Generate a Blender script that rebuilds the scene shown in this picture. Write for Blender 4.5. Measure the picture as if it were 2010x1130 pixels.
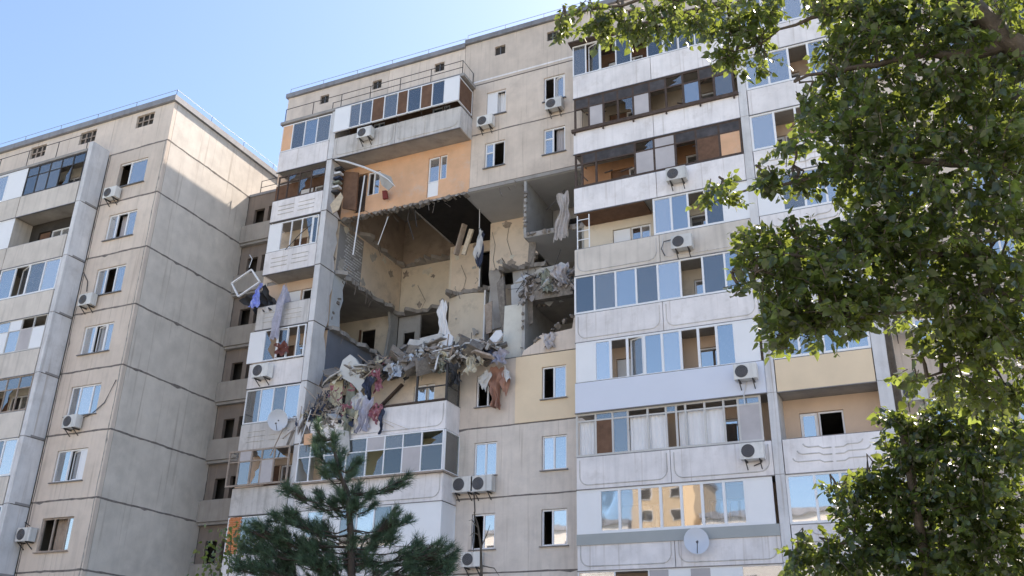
import bpy, math, random
import numpy as np
from mathutils import Vector, Matrix
random.seed(7); rng = np.random.default_rng(7)
R = math.radians
for o in list(bpy.data.objects): bpy.data.objects.remove(o)
scene = bpy.context.scene
COL = scene.collection

# ------------------------------------------------------------------ camera, sky, sun, exposure
CAM = np.array([16.76, -32.553, 1.612]); FOC = 1841.18
_yaw, _pit, _rol = -0.4381, 0.4197, 0.0204
FW = np.array([math.sin(_yaw)*math.cos(_pit), math.cos(_yaw)*math.cos(_pit), math.sin(_pit)])
_r = np.array([math.cos(_yaw), -math.sin(_yaw), 0.]); _u = np.cross(_r, FW)
RT = math.cos(_rol)*_r + math.sin(_rol)*_u; UP = -math.sin(_rol)*_r + math.cos(_rol)*_u
cd = bpy.data.cameras.new('camera'); cam = bpy.data.objects.new('camera', cd); COL.objects.link(cam)
cam.matrix_world = Matrix(((RT[0], UP[0], -FW[0], CAM[0]), (RT[1], UP[1], -FW[1], CAM[1]), (RT[2], UP[2], -FW[2], CAM[2]), (0, 0, 0, 1)))
cd.sensor_width = 36; cd.lens = FOC/2010*36; cd.clip_end = 2000; cd.clip_start = .05
scene.camera = cam
SUN = Vector((1.0, 2.45, 3.15)).normalized()
world = bpy.data.worlds.new('World'); scene.world = world; world.use_nodes = True
wn = world.node_tree; bg = wn.nodes['Background']
sky = wn.nodes.new('ShaderNodeTexSky'); sky.sky_type = 'NISHITA'; sky.sun_disc = False
sky.sun_elevation = math.asin(SUN.z); sky.sun_rotation = math.atan2(SUN.x, SUN.y)
sky.air_density = 1.0; sky.dust_density = 1.3; sky.ozone_density = 1.6; sky.altitude = 100
wn.links.new(sky.outputs[0], bg.inputs[0]); bg.inputs[1].default_value = 0.088
sl = bpy.data.lights.new('sun', 'SUN'); sl.energy = 3.0; sl.angle = R(.5); sl.color = (1, .88, .75)
so = bpy.data.objects.new('sun', sl); COL.objects.link(so)
so.rotation_euler = (-SUN).to_track_quat('-Z', 'Y').to_euler(); so.location = (30, 60, 90)
scene.view_settings.view_transform = 'Standard'; scene.view_settings.look = 'None'
scene.view_settings.exposure = 1.75; scene.view_settings.gamma = 1

def ray(u, v): return FW + RT*(u-1005)/FOC - UP*(v-565)/FOC
def at(u, v, y):                      # point of a real plane y = const seen at photo position (u, v)
    d = ray(u, v); return CAM + d*((y-CAM[1])/d[1])
def ax(u, v, y=-1.15): return float(at(u, v, y)[0])
def az(u, v, y=-1.15): return float(at(u, v, y)[2])
def far(u, v, D):                     # point at distance D
    d = ray(u, v); return CAM + d/np.linalg.norm(d)*D
J = [28.54-2.8*k for k in range(11)]  # storey joints of the block, top floor = index 0 (between J[1] and J[0])

# ------------------------------------------------------------------ materials
MATS = {}
def nd(t, k, **kw):
    n = t.nodes.new(k)
    for a, b in kw.items(): setattr(n, a, b)
    return n
def mat(name, col, rough=.85, var=.12, scale=1.2, streak=0., bump=.0, bscale=30, rnd=.05, dirt=None, metal=0, spec=.3):
    if name in MATS: return MATS[name]
    m = bpy.data.materials.new(name); m.use_nodes = True; t = m.node_tree; b = t.nodes['Principled BSDF']
    b.inputs['Roughness'].default_value = rough; b.inputs['Metallic'].default_value = metal
    b.inputs['Specular IOR Level'].default_value = spec
    geo = nd(t, 'ShaderNodeNewGeometry'); L = t.links.new
    n1 = nd(t, 'ShaderNodeTexNoise'); n1.inputs['Scale'].default_value = scale; n1.inputs['Detail'].default_value = 7; n1.inputs['Roughness'].default_value = .62
    L(geo.outputs['Position'], n1.inputs['Vector'])
    val = nd(t, 'ShaderNodeMapRange'); val.inputs[1].default_value = .28; val.inputs[2].default_value = .72
    val.inputs[3].default_value = 1-var; val.inputs[4].default_value = 1+var; L(n1.outputs[0], val.inputs[0])
    cur = val.outputs[0]
    oi = nd(t, 'ShaderNodeObjectInfo'); rv = nd(t, 'ShaderNodeMapRange'); rv.inputs[3].default_value = 1-rnd; rv.inputs[4].default_value = 1+rnd
    L(oi.outputs['Random'], rv.inputs[0]); mu = nd(t, 'ShaderNodeMath', operation='MULTIPLY'); L(cur, mu.inputs[0]); L(rv.outputs[0], mu.inputs[1]); cur = mu.outputs[0]
    if streak:
        mp = nd(t, 'ShaderNodeMapping'); mp.inputs['Scale'].default_value = (5, 5, .35); L(geo.outputs['Position'], mp.inputs[0])
        n2 = nd(t, 'ShaderNodeTexNoise'); n2.inputs['Scale'].default_value = 1; n2.inputs['Detail'].default_value = 5; L(mp.outputs[0], n2.inputs['Vector'])
        sv = nd(t, 'ShaderNodeMapRange'); sv.inputs[1].default_value = .5; sv.inputs[2].default_value = .78; sv.inputs[3].default_value = 1; sv.inputs[4].default_value = 1-streak
        L(n2.outputs[0], sv.inputs[0]); mu = nd(t, 'ShaderNodeMath', operation='MULTIPLY'); L(cur, mu.inputs[0]); L(sv.outputs[0], mu.inputs[1]); cur = mu.outputs[0]
    vm = nd(t, 'ShaderNodeVectorMath', operation='SCALE'); vm.inputs[0].default_value = col[:3]; L(cur, vm.inputs['Scale'])
    out = vm.outputs[0]
    if streak and dirt:
        mp = nd(t, 'ShaderNodeMapping'); mp.inputs['Scale'].default_value = (7, 7, .22); mp.inputs['Location'].default_value = (3, 1, 7); L(geo.outputs['Position'], mp.inputs[0])
        n5 = nd(t, 'ShaderNodeTexNoise'); n5.inputs['Scale'].default_value = 1; n5.inputs['Detail'].default_value = 4; L(mp.outputs[0], n5.inputs['Vector'])
        rv2 = nd(t, 'ShaderNodeMapRange'); rv2.inputs[1].default_value = .60; rv2.inputs[2].default_value = .74; rv2.inputs[4].default_value = .5; L(n5.outputs[0], rv2.inputs[0])
        mx2 = nd(t, 'ShaderNodeMix', data_type='RGBA'); L(rv2.outputs[0], mx2.inputs[0]); L(out, mx2.inputs[6]); mx2.inputs[7].default_value = (.34, .27, .21, 1); out = mx2.outputs[2]
    if dirt:
        n3 = nd(t, 'ShaderNodeTexNoise'); n3.inputs['Scale'].default_value = dirt[1]; n3.inputs['Detail'].default_value = 8; n3.inputs['Roughness'].default_value = .7; L(geo.outputs['Position'], n3.inputs['Vector'])
        dv = nd(t, 'ShaderNodeMapRange'); dv.inputs[1].default_value = .52; dv.inputs[2].default_value = .75; L(n3.outputs[0], dv.inputs[0]); dv.inputs[4].default_value = dirt[2]
        mx = nd(t, 'ShaderNodeMix', data_type='RGBA'); L(dv.outputs[0], mx.inputs[0]); L(out, mx.inputs[6]); mx.inputs[7].default_value = (*dirt[0], 1); out = mx.outputs[2]
    L(out, b.inputs['Base Color'])
    if bump:
        n4 = nd(t, 'ShaderNodeTexNoise'); n4.inputs['Scale'].default_value = bscale; n4.inputs['Detail'].default_value = 5; L(geo.outputs['Position'], n4.inputs['Vector'])
        bp = nd(t, 'ShaderNodeBump'); bp.inputs['Strength'].default_value = bump; bp.inputs['Distance'].default_value = .02; L(n4.outputs[0], bp.inputs['Height']); L(bp.outputs[0], b.inputs['Normal'])
    MATS[name] = m; return m
GREYD = (.16, .14, .12)
facade = mat('facade_concrete', (.685, .585, .50), streak=.11, bump=.3, dirt=((.43, .36, .31), .55, .6), rnd=.13)
facadeL = mat('facade_left_concrete', (.69, .59, .505), streak=.12, bump=.3, dirt=((.43, .36, .31), .6, .6), rnd=.09)
gable = mat('gable_concrete', (.70, .64, .57), streak=.05, bump=.3, dirt=((.46, .42, .37), .5, .6), rnd=.07)
yellow = mat('yellow_render', (.82, .66, .47), var=.05, rnd=.01)
orange = mat('orange_render', (.74, .45, .28), var=.12, dirt=((.66, .52, .43), 1.3, .9), rnd=0)
joint = mat('joint_mastic', (.14, .12, .11), var=.3, scale=4)
white = mat('white_parapet', (.84, .80, .80), streak=.15, dirt=((.50, .45, .41), 1.9, .45), rnd=.06)
worn = mat('worn_parapet', (.62, .59, .57), streak=.35, dirt=((.30, .27, .24), 1.5, .6), rnd=.06)
bluegrey = mat('blue_grey_cladding', (.72, .75, .85), var=.02, rough=.5, rnd=.02)
creamp = mat('cream_parapet', (.66, .60, .54), streak=.2, rnd=.05)
pvc = mat('white_pvc', (.86, .86, .88), rough=.4, var=.03, rnd=.02)
wood = mat('weathered_wood', (.38, .31, .26), var=.25, scale=6, rnd=.1)
darkwood = mat('dark_brown_frame', (.09, .065, .055), var=.3, scale=6)
brown = mat('brown_wood_panel', (.16, .09, .058), var=.25, scale=4)
metal = mat('grey_metal', (.22, .21, .21), rough=.5, var=.15, metal=.6)
darkmetal = mat('dark_railing_metal', (.06, .055, .055), rough=.6, var=.2)
rooftin = mat('roof_flashing', (.26, .26, .28), rough=.6, var=.2, streak=.2)
slabm = mat('slab_concrete', (.36, .335, .315), var=.2, dirt=((.15, .13, .12), 1.5, .5))
ceilm = mat('plain_ceiling', (.46, .45, .45), var=.08, rnd=.02)
inner = mat('inner_wall', (.33, .28, .23), var=.15, rnd=.25)
blackm = mat('black_concrete', (.016, .014, .014), var=.4, scale=2)
cream = mat('cream_wallpaper', (.74, .62, .50), var=.08, dirt=((.36, .30, .25), 1.1, .75), rnd=.02)
cream2 = mat('pale_yellow_wallpaper', (.74, .65, .53), var=.08, dirt=((.38, .33, .27), 1.1, .7), rnd=.02)
brownwall = mat('brown_wallpaper', (.44, .35, .28), var=.15, dirt=((.12, .09, .08), 1.3, .6))
greywall = mat('grey_plaster', (.40, .39, .38), var=.15, dirt=((.2, .18, .17), 1.6, .6))
bluewall = mat('blue_grey_wallpaper', (.20, .215, .26), var=.12)
finm = mat('pillar_whitewash', (.70, .69, .70), streak=.2, dirt=((.42, .40, .39), 1.5, .5))
brickred = mat('orange_brick', (.62, .24, .10), var=.15, scale=10)
pinkwall = mat('pinkish_plaster', (.70, .53, .40), var=.08, rnd=.02)
unlit_dark = mat('painted_interior_shade', (.05, .045, .04), var=.3)  # near-black colour painted in for the shade of interiors and recesses
acm = mat('ac_casing', (.72, .71, .69), rough=.45, var=.1, rnd=.14, streak=.3, dirt=((.45, .42, .38), 3, .5))
acg = mat('ac_grille', (.10, .10, .11), rough=.5)
dishm = mat('dish_paint', (.66, .69, .76), rough=.4, var=.05)
curt = mat('white_curtain', (.80, .79, .80), var=.06)
lace = mat('grey_lace_curtain', (.50, .47, .48), var=.12)
bark = mat('bark', (.10, .085, .07), var=.35, scale=14, bump=.6, bscale=40)
pbark = mat('pine_bark', (.055, .045, .04), var=.35, scale=14, bump=.6, bscale=40)

def tiled_mat():
    m = mat('facade_tiled_concrete', (.74, .66, .59), streak=.14, dirt=((.50, .45, .42), .9, .5), rnd=.04); t = m.node_tree; b = t.nodes['Principled BSDF']
    geo = nd(t, 'ShaderNodeNewGeometry'); sp = nd(t, 'ShaderNodeSeparateXYZ'); cb = nd(t, 'ShaderNodeCombineXYZ'); br = nd(t, 'ShaderNodeTexBrick')
    t.links.new(geo.outputs['Position'], sp.inputs[0]); t.links.new(sp.outputs[0], cb.inputs[0]); t.links.new(sp.outputs[2], cb.inputs[1]); t.links.new(cb.outputs[0], br.inputs[0])
    br.inputs['Scale'].default_value = 1; br.inputs['Brick Width'].default_value = .42; br.inputs['Row Height'].default_value = .11; br.inputs['Mortar Size'].default_value = .008
    bp = nd(t, 'ShaderNodeBump'); bp.inputs['Strength'].default_value = .35; bp.inputs['Distance'].default_value = .015; bp.invert = True
    t.links.new(br.outputs['Fac'], bp.inputs['Height']); t.links.new(bp.outputs[0], b.inputs['Normal']); return m
tiled = tiled_mat()
def glass_mat(name='window_glass', tint=(.80, .84, .88), ior=2.7, film=.10):
    m = bpy.data.materials.new(name); m.use_nodes = True; t = m.node_tree; t.nodes.clear(); L = t.links.new
    o = nd(t, 'ShaderNodeOutputMaterial'); mx = nd(t, 'ShaderNodeMixShader'); tr = nd(t, 'ShaderNodeBsdfTransparent'); gl = nd(t, 'ShaderNodeBsdfGlossy'); fr = nd(t, 'ShaderNodeFresnel'); df = nd(t, 'ShaderNodeBsdfDiffuse'); m2 = nd(t, 'ShaderNodeMixShader')
    tr.inputs[0].default_value = (*tint, 1); gl.inputs['Roughness'].default_value = .02; gl.inputs[0].default_value = (1, 1, 1, 1); fr.inputs[0].default_value = ior; df.inputs[0].default_value = (.62, .62, .63, 1)
    oi = nd(t, 'ShaderNodeObjectInfo'); mr = nd(t, 'ShaderNodeMapRange'); mr.inputs[3].default_value = film*.15; mr.inputs[4].default_value = film*2.1; L(oi.outputs['Random'], mr.inputs[0]); L(mr.outputs[0], m2.inputs[0])
    geo = nd(t, 'ShaderNodeNewGeometry'); n = nd(t, 'ShaderNodeTexNoise'); n.inputs['Scale'].default_value = 1.3; n.inputs['Detail'].default_value = 1; L(geo.outputs['Position'], n.inputs['Vector'])
    bp = nd(t, 'ShaderNodeBump'); bp.inputs['Strength'].default_value = .03; bp.inputs['Distance'].default_value = .05; L(n.outputs[0], bp.inputs['Height']); L(bp.outputs[0], gl.inputs['Normal'])
    L(tr.outputs[0], m2.inputs[1]); L(df.outputs[0], m2.inputs[2])
    L(fr.outputs[0], mx.inputs[0]); L(m2.outputs[0], mx.inputs[1]); L(gl.outputs[0], mx.inputs[2]); L(mx.outputs[0], o.inputs[0]); return m
glass = glass_mat()
coated = glass_mat('coated_glass', (.62, .70, .80), 5.2, .25)
greenglass = glass_mat('greenish_glass', (.60, .78, .66), 2.0, .12)
def leaf_mat(name, col, tr, mixf=.42, spec=.35):
    m = bpy.data.materials.new(name); m.use_nodes = True; t = m.node_tree; L = t.links.new; b = t.nodes['Principled BSDF']; o = t.nodes['Material Output']
    b.inputs['Roughness'].default_value = .36; b.inputs['Specular IOR Level'].default_value = spec
    geo = nd(t, 'ShaderNodeNewGeometry'); n = nd(t, 'ShaderNodeTexNoise'); n.inputs['Scale'].default_value = 9; n.inputs['Detail'].default_value = 4; L(geo.outputs['Position'], n.inputs['Vector'])
    v = nd(t, 'ShaderNodeMapRange'); v.inputs[1].default_value = .3; v.inputs[2].default_value = .7; v.inputs[3].default_value = .45; v.inputs[4].default_value = 1.6; L(n.outputs[0], v.inputs[0])
    s1 = nd(t, 'ShaderNodeVectorMath', operation='SCALE'); s1.inputs[0].default_value = col; L(v.outputs[0], s1.inputs['Scale']); L(s1.outputs[0], b.inputs['Base Color'])
    s2 = nd(t, 'ShaderNodeVectorMath', operation='SCALE'); s2.inputs[0].default_value = tr; L(v.outputs[0], s2.inputs['Scale'])
    tb = nd(t, 'ShaderNodeBsdfTranslucent'); L(s2.outputs[0], tb.inputs[0]); mx = nd(t, 'ShaderNodeMixShader'); mx.inputs[0].default_value = mixf
    L(b.outputs[0], mx.inputs[1]); L(tb.outputs[0], mx.inputs[2]); L(mx.outputs[0], o.inputs[0]); return m
leafm = leaf_mat('poplar_leaf', (.030, .050, .016), (.33, .40, .06), .34, .75)
needlem = leaf_mat('pine_needle', (.070, .122, .082), (.09, .14, .05), .25)

# ------------------------------------------------------------------ mesh helpers
class MB:
    def __init__(s): s.v = []; s.f = []
    def box(s, x0, x1, y0, y1, z0, z1):
        i = len(s.v); s.v += [(x0, y0, z0), (x1, y0, z0), (x1, y1, z0), (x0, y1, z0), (x0, y0, z1), (x1, y0, z1), (x1, y1, z1), (x0, y1, z1)]
        s.f += [(i, i+3, i+2, i+1), (i+4, i+5, i+6, i+7), (i, i+1, i+5, i+4), (i+1, i+2, i+6, i+5), (i+2, i+3, i+7, i+6), (i+3, i, i+4, i+7)]; return s
    def bar(s, a, b, w, h=None, up=(0, 0, 1)):          # rectangular bar from a to b
        a = Vector(a); b = Vector(b); h = h or w; d = (b-a).normalized(); u = Vector(up)
        if abs(d.dot(u)) > .95: u = Vector((0, 1, 0))
        r = d.cross(u).normalized(); u = r.cross(d); i = len(s.v)
        for p in (a, b):
            for sx, sy in ((-1, -1), (1, -1), (1, 1), (-1, 1)): s.v.append(tuple(p+r*sx*w/2+u*sy*h/2))
        s.f += [(i, i+1, i+2, i+3), (i+7, i+6, i+5, i+4)]+[(i+k, i+4+k, i+4+(k+1) % 4, i+(k+1) % 4) for k in range(4)]; return s
    def tube(s, pts, rad, n=6):
        pts = [Vector(p) for p in pts]; rad = rad if isinstance(rad, (list, tuple)) else [rad]*len(pts); i0 = len(s.v)
        for k, p in enumerate(pts):
            d = (pts[min(k+1, len(pts)-1)]-pts[max(k-1, 0)]).normalized(); u = Vector((0, 0, 1)) if abs(d.z) < .9 else Vector((1, 0, 0)); r = d.cross(u).normalized(); u = r.cross(d)
            for j in range(n): a = 2*math.pi*j/n; s.v.append(tuple(p+(r*math.cos(a)+u*math.sin(a))*rad[k]))
        for k in range(len(pts)-1):
            for j in range(n): a = i0+k*n+j; b = i0+k*n+(j+1) % n; s.f.append((a, b, b+n, a+n))
        s.f += [tuple(i0+j for j in range(n))[::-1], tuple(i0+(len(pts)-1)*n+j for j in range(n))]; return s
    def prism(s, poly, y0, y1):                          # polygon in xz, extruded along y
        i = len(s.v); n = len(poly); s.v += [(x, y0, z) for x, z in poly]+[(x, y1, z) for x, z in poly]
        s.f += [tuple(range(i, i+n)), tuple(range(i+2*n-1, i+n-1, -1))]+[(i+k, i+n+k, i+n+(k+1) % n, i+(k+1) % n) for k in range(n)]; return s
    def prismx(s, poly, x0, x1):                         # polygon in yz, extruded along x
        i = len(s.v); n = len(poly); s.v += [(x0, y, z) for y, z in poly]+[(x1, y, z) for y, z in poly]
        s.f += [tuple(range(i, i+n)), tuple(range(i+2*n-1, i+n-1, -1))]+[(i+k, i+n+k, i+n+(k+1) % n, i+(k+1) % n) for k in range(n)]; return s
    def prismz(s, poly, z0, z1):
        i = len(s.v); n = len(poly); s.v += [(x, y, z0) for x, y in poly]+[(x, y, z1) for x, y in poly]
        s.f += [tuple(range(i, i+n)), tuple(range(i+2*n-1, i+n-1, -1))]+[(i+k, i+n+k, i+n+(k+1) % n, i+(k+1) % n) for k in range(n)]; return s
    def holed(s, x0, x1, z0, z1, y0, y1, holes):         # wall slab with rectangular openings
        xs = sorted({x0, x1, *[h[0] for h in holes], *[h[1] for h in holes]}); zs = sorted({z0, z1, *[h[2] for h in holes], *[h[3] for h in holes]})
        def solid(i, j):
            if not (0 <= i < len(xs)-1 and 0 <= j < len(zs)-1): return False
            cx = (xs[i]+xs[i+1])/2; cz = (zs[j]+zs[j+1])/2
            return not any(h[0] < cx < h[1] and h[2] < cz < h[3] for h in holes)
        def q(*p): i = len(s.v); s.v.extend(p); s.f.append((i, i+1, i+2, i+3))
        for i in range(len(xs)-1):
            for j in range(len(zs)-1):
                if not solid(i, j): continue
                a, b, c, d = xs[i], xs[i+1], zs[j], zs[j+1]
                q((a, y0, c), (b, y0, c), (b, y0, d), (a, y0, d)); q((b, y1, c), (a, y1, c), (a, y1, d), (b, y1, d))
                if not solid(i-1, j): q((a, y1, c), (a, y0, c), (a, y0, d), (a, y1, d))
                if not solid(i+1, j): q((b, y0, c), (b, y1, c), (b, y1, d), (b, y0, d))
                if not solid(i, j-1): q((a, y1, c), (b, y1, c), (b, y0, c), (a, y0, c))
                if not solid(i, j+1): q((a, y0, d), (b, y0, d), (b, y1, d), (a, y1, d))
        return s
    def tilt(s, c, rx=0, ry=0, rz=0):
        M = Matrix.Translation(c) @ Matrix.Rotation(rz, 4, 'Z') @ Matrix.Rotation(rx, 4, 'X') @ Matrix.Rotation(ry, 4, 'Y') @ Matrix.Translation(-Vector(c))
        s.v = [tuple(M @ Vector(p)) for p in s.v]; return s
    def build(s, name, m, parent=None, smooth=False, kind=None):
        me = bpy.data.meshes.new(name); me.from_pydata(s.v, [], s.f); me.materials.append(m)
        if smooth: me.polygons.foreach_set('use_smooth', [True]*len(me.polygons))
        return link(name, me, parent, kind)
def link(name, me, parent=None, kind=None):
    o = bpy.data.objects.new(name, me); COL.objects.link(o)
    if parent:
        o.parent = parent; o.matrix_parent_inverse = base_of(parent)
    if kind: o['kind'] = kind
    return o
def base_of(p): return Matrix.Translation(-p.location) if p.type == 'EMPTY' else Matrix.Identity(4)
def tag(o, label, cat, group=None):
    o['label'] = label; o['category'] = cat
    if group: o['group'] = group
    return o
def thing(name, label, cat, loc, group=None):
    o = bpy.data.objects.new(name, None); COL.objects.link(o); o.location = loc; o.empty_display_size = .2
    return tag(o, label, cat, group)
B = lambda *a: MB().box(*a)
U_ = random.uniform

# ------------------------------------------------------------------ building vocabulary
def pane(parent, x0, x1, z0, z1, y, m=None, broken=0):
    m = m or glass
    if broken:                                            # what is left of a smashed pane: shards along the edges
        w = x1-x0; h = z1-z0; pts = [(x0, z0), (x0+w*random.uniform(.5, .9), z0), (x0+w*random.uniform(.3, .6), z0+h*random.uniform(.2, .4)), (x0+w*random.uniform(.35, .6), z0+h*random.uniform(.45, .6)), (x0+w*random.uniform(.05, .25), z0+h*random.uniform(.6, 1.)), (x0, z1)]
        if random.random() < .5: pts = [(x0+x1-a, b) for a, b in pts][::-1]
        if random.random() < .5: pts = [(a, z0+z1-b) for a, b in pts][::-1]
        return MB().prism(pts, y, y+.012).build('pane', m, parent)
    return B(x0, x1, y, y+.012, z0, z1).build('pane', m, parent)
def window(B_, x0, x1, z0, z1, y=0., cells='gg', splits=None, m=None, gm=None, sill=True, transom=None, small=None, t=.055, rec=.07):
    """framed window in a wall opening: frame mesh > pane / sash / window_sill; g glass, o open, s sash ajar, w blank board, c coated"""
    m = m or pvc; gm = gm or coated; n = len(cells); splits = splits or [i/n for i in range(1, n)]
    xs = [x0+.01]+[x0+(x1-x0)*q for q in splits]+[x1-.01]; f = MB(); ya, yb = y+rec, y+rec+.07; z0 += .01; z1 -= .01
    f.box(xs[0], xs[0]+t, ya, yb, z0, z1).box(xs[-1]-t, xs[-1], ya, yb, z0, z1).box(xs[0]+t, xs[-1]-t, ya+.001, yb-.001, z0, z0+t).box(xs[0]+t, xs[-1]-t, ya+.001, yb-.001, z1-t, z1)
    for x in xs[1:-1]: f.box(x-t*.6, x+t*.6, ya+.002, yb-.002, z0+t, z1-t)
    w = f.build('window', m, B_)
    for i, c in enumerate(cells):
        a = xs[i]+(t if i == 0 else t*.6); b = xs[i+1]-(t if i == n-1 else t*.6)
        if small == i:
            zm = z0+(z1-z0)*.62; B(a, b, ya+.005, yb-.005, zm-.03, zm+.03).build('glazing_bar', m, w); pane(w, a, b, zm+.03, z1-t, ya+.03, gm); pane(w, a, b, z0+t, zm-.03, ya+.03, gm); continue
        if c == 'g': pane(w, a, b, z0+t, z1-t, ya+.03, gm)
        elif c == 'b': pane(w, a, b, z0+t, z1-t, ya+.03, gm, 1)
        elif c == 'w': B(a, b, ya+.02, yb-.02, z0+t, z1-t).build('panel_board', pvc, w)
        elif c == 's': sash(w, a, b, z0+t, z1-t, ya, m, gm, .25, right=i % 2)
    if sill: B(x0-.06, x1+.06, y-.09, y+rec, z0-.05, z0-.012).build('window_sill', metal if m is pvc else wood, w)
    return w
def sash(w, a, b, z0, z1, y, m, gm, ang=.5, right=0):
    t = .045; f = MB(); f.box(a, a+t, y, y+.04, z0, z1).box(b-t, b, y, y+.04, z0, z1).box(a+t, b-t, y+.001, y+.039, z0, z0+t).box(a+t, b-t, y+.001, y+.039, z1-t, z1)
    g = B(a+t, b-t, y+.018, y+.028, z0+t, z1-t); c = (b if right else a, y+.02, z0); s = 1 if right else -1
    f.tilt(c, rz=s*-ang); g.tilt(c, rz=s*-ang)
    so = f.build('sash', m, w if w.parent is None or w.parent.parent is None else w); return so, g.build('pane', gm, w)
def relief(b, x0, x1, z0, z1, y, kind):
    m = b['_pm'] if '_pm' in b else None
    if kind == 'U':                                       # raised line with rounded lower corners
        r = .32; p = [(x0+.12, y, z1-.1), (x0+.12, y, z0+.14+r)]
        p += [(x0+.12+r*(1-math.cos(a)), y, z0+.14+r*(1-math.sin(a))) for a in [R(15*i) for i in range(7)]]
        q = [(x0+x1-a, c, d) for a, c, d in p][::-1]
        MB().tube(p+q, .022, 5).build('parapet_relief', worn, b)
    elif kind == 'L':                                     # stepped parallel lines
        c = (x0+x1)/2; w = (x1-x0)/2-.28
        for i, (f, dz) in enumerate(((.72, .72), (.88, .53), (1, .32))):
            zz = z0+dz*(z1-z0)
            for s in (-1, 1):
                MB().tube([(c+s*w*f, y, zz+.12), (c+s*(w*f-.06), y, zz+.04), (c+s*(w*f-.16), y, zz), (c+s*.45, y, zz), (c+s*.32, y, zz-.07), (c+s*.05, y, zz-.07)], .024, 5).build('parapet_relief', worn, b)
    elif kind == 'H':                                     # short horizontal grooves
        for cx in (x0+(x1-x0)*.3, x0+(x1-x0)*.7):
            for i in range(3): MB().tube([(cx-(x1-x0)*.16, y, z0+.35+.22*i), (cx+(x1-x0)*.16, y, z0+.35+.22*i)], .022, 5).build('parapet_relief', worn, b)
def balcony(Bd, x0, x1, i, yf=-1.15, yb=0., pm=None, panels=2, rel='U', ph=.93, side=True, slab_m=None, J=J, left=False, lean=0):
    """slab mesh 'balcony' > parapet panels, reliefs, side wall"""
    zf = J[i+1]; pm = pm or white
    b = B(x0+.01, x1-.01, yf+.06, yb-.004, zf-.19, zf-.01).build('balcony', slab_m or slabm, Bd)
    n = panels; w = (x1-x0)/n
    for k in range(n):
        a, c = x0+w*k+.012, x0+w*(k+1)-.012
        p = MB().box(a, c, yf, yf+.055, zf-.21, zf+ph)
        p.build('parapet', pm, b)
        if rel: relief(b, a, c, zf-.21, zf+ph, yf-.004, rel)
    B(x0+.02, x1-.02, yf+.02, yf+.12, zf+ph, zf+ph+.03).build('parapet_cap', metal, b)
    B(x0-.01, x1+.012, yf-.018, yf+.05, zf-.245, zf-.213).build('drip_shadow_strip', metal, b)  # dark strip standing for the shadow line under each parapet
    if side:
        B(x1-.055, x1, yf+.058, yb-.006, zf-.205, zf+ph).build('parapet', pm, b)
        B(x1-.09, x1+.02, yf+.13, yb-.01, zf+ph, zf+ph+.025).build('parapet_cap', metal, b)
    if left: B(x0, x0+.055, yf+.058, yb-.006, zf-.205, zf+ph).build('parapet', pm, b)
    return b
def glaze(b, xs, z0, z1, y, types, m=None, gm=None, t=.05, transom=None, d=.06, sidex=None, yb=0., sidem=None, top=True):
    m = m or pvc; gm = gm or glass; f = MB()
    for x in xs: f.box(x-t/2, x+t/2, y, y+d, z0, z1)
    f.box(xs[0], xs[-1], y-.004, y+d+.004, z0, z0+t)
    if top: f.box(xs[0], xs[-1], y-.004, y+d+.004, z1-t, z1)
    zt = z0+(z1-z0)*transom if transom else None
    if zt: f.box(xs[0], xs[-1], y+.003, y+d-.003, zt-t*.4, zt+t*.4)
    f.build('glazing_frame', m, b)
    for k, c in enumerate(types):
        a, e = xs[k]+t/2, xs[k+1]-t/2; bands = [(z0+t, z1-t)] if not zt else [(z0+t, zt-t*.4), (zt+t*.4, z1-t)]
        for j, (p, q) in enumerate(bands):
            cc = c[j % len(c)] if len(c) > 1 else c
            if cc == 'g': pane(b, a, e, p, q, y+.025, gm)
            elif cc == 'k': pane(b, a, e, p, q, y+.025, coated)
            elif cc == 'b': pane(b, a, e, p, q, y+.025, gm, 1)
            elif cc == 'w': B(a-.01, e+.01, y+.006, y+.045, p, q).build('panel_board', pvc, b)
            elif cc == 'n': B(a-.01, e+.01, y+.006, y+.045, p, q).build('panel_board', orange, b)
            elif cc == 'h': B(a-.01, e+.01, y+.006, y+.045, p, q).build('panel_board', brown, b)
            elif cc == 'y': B(a-.01, e+.01, y+.006, y+.045, p, q).build('panel_board', lace, b)
            elif cc == 'd': B(a-.01, e+.01, y+.006, y+.045, p, q).build('panel_board', mat('sooty_sheet', (.075, .07, .075), var=.4, scale=3), b)
            elif cc == 's': sash(b, a, e, p, q, y, m, gm, .35, k % 2)
    if sidex is not None:
        s = MB().box(sidex-d, sidex, y+d+.005, y+d+.05, z0, z1).box(sidex-d, sidex, yb-.05, yb-.006, z0, z1).box(sidex-d+.002, sidex-.002, y+d+.05, yb-.05, z0, z0+t).box(sidex-d+.002, sidex-.002, y+d+.05, yb-.05, z1-t, z1)
        s.build('glazing_frame', m, b); B(sidex-.035, sidex-.022, y+d+.05, yb-.05, z0+t, z1-t).build('pane' if not sidem else 'panel_board', sidem or gm, b)

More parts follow.
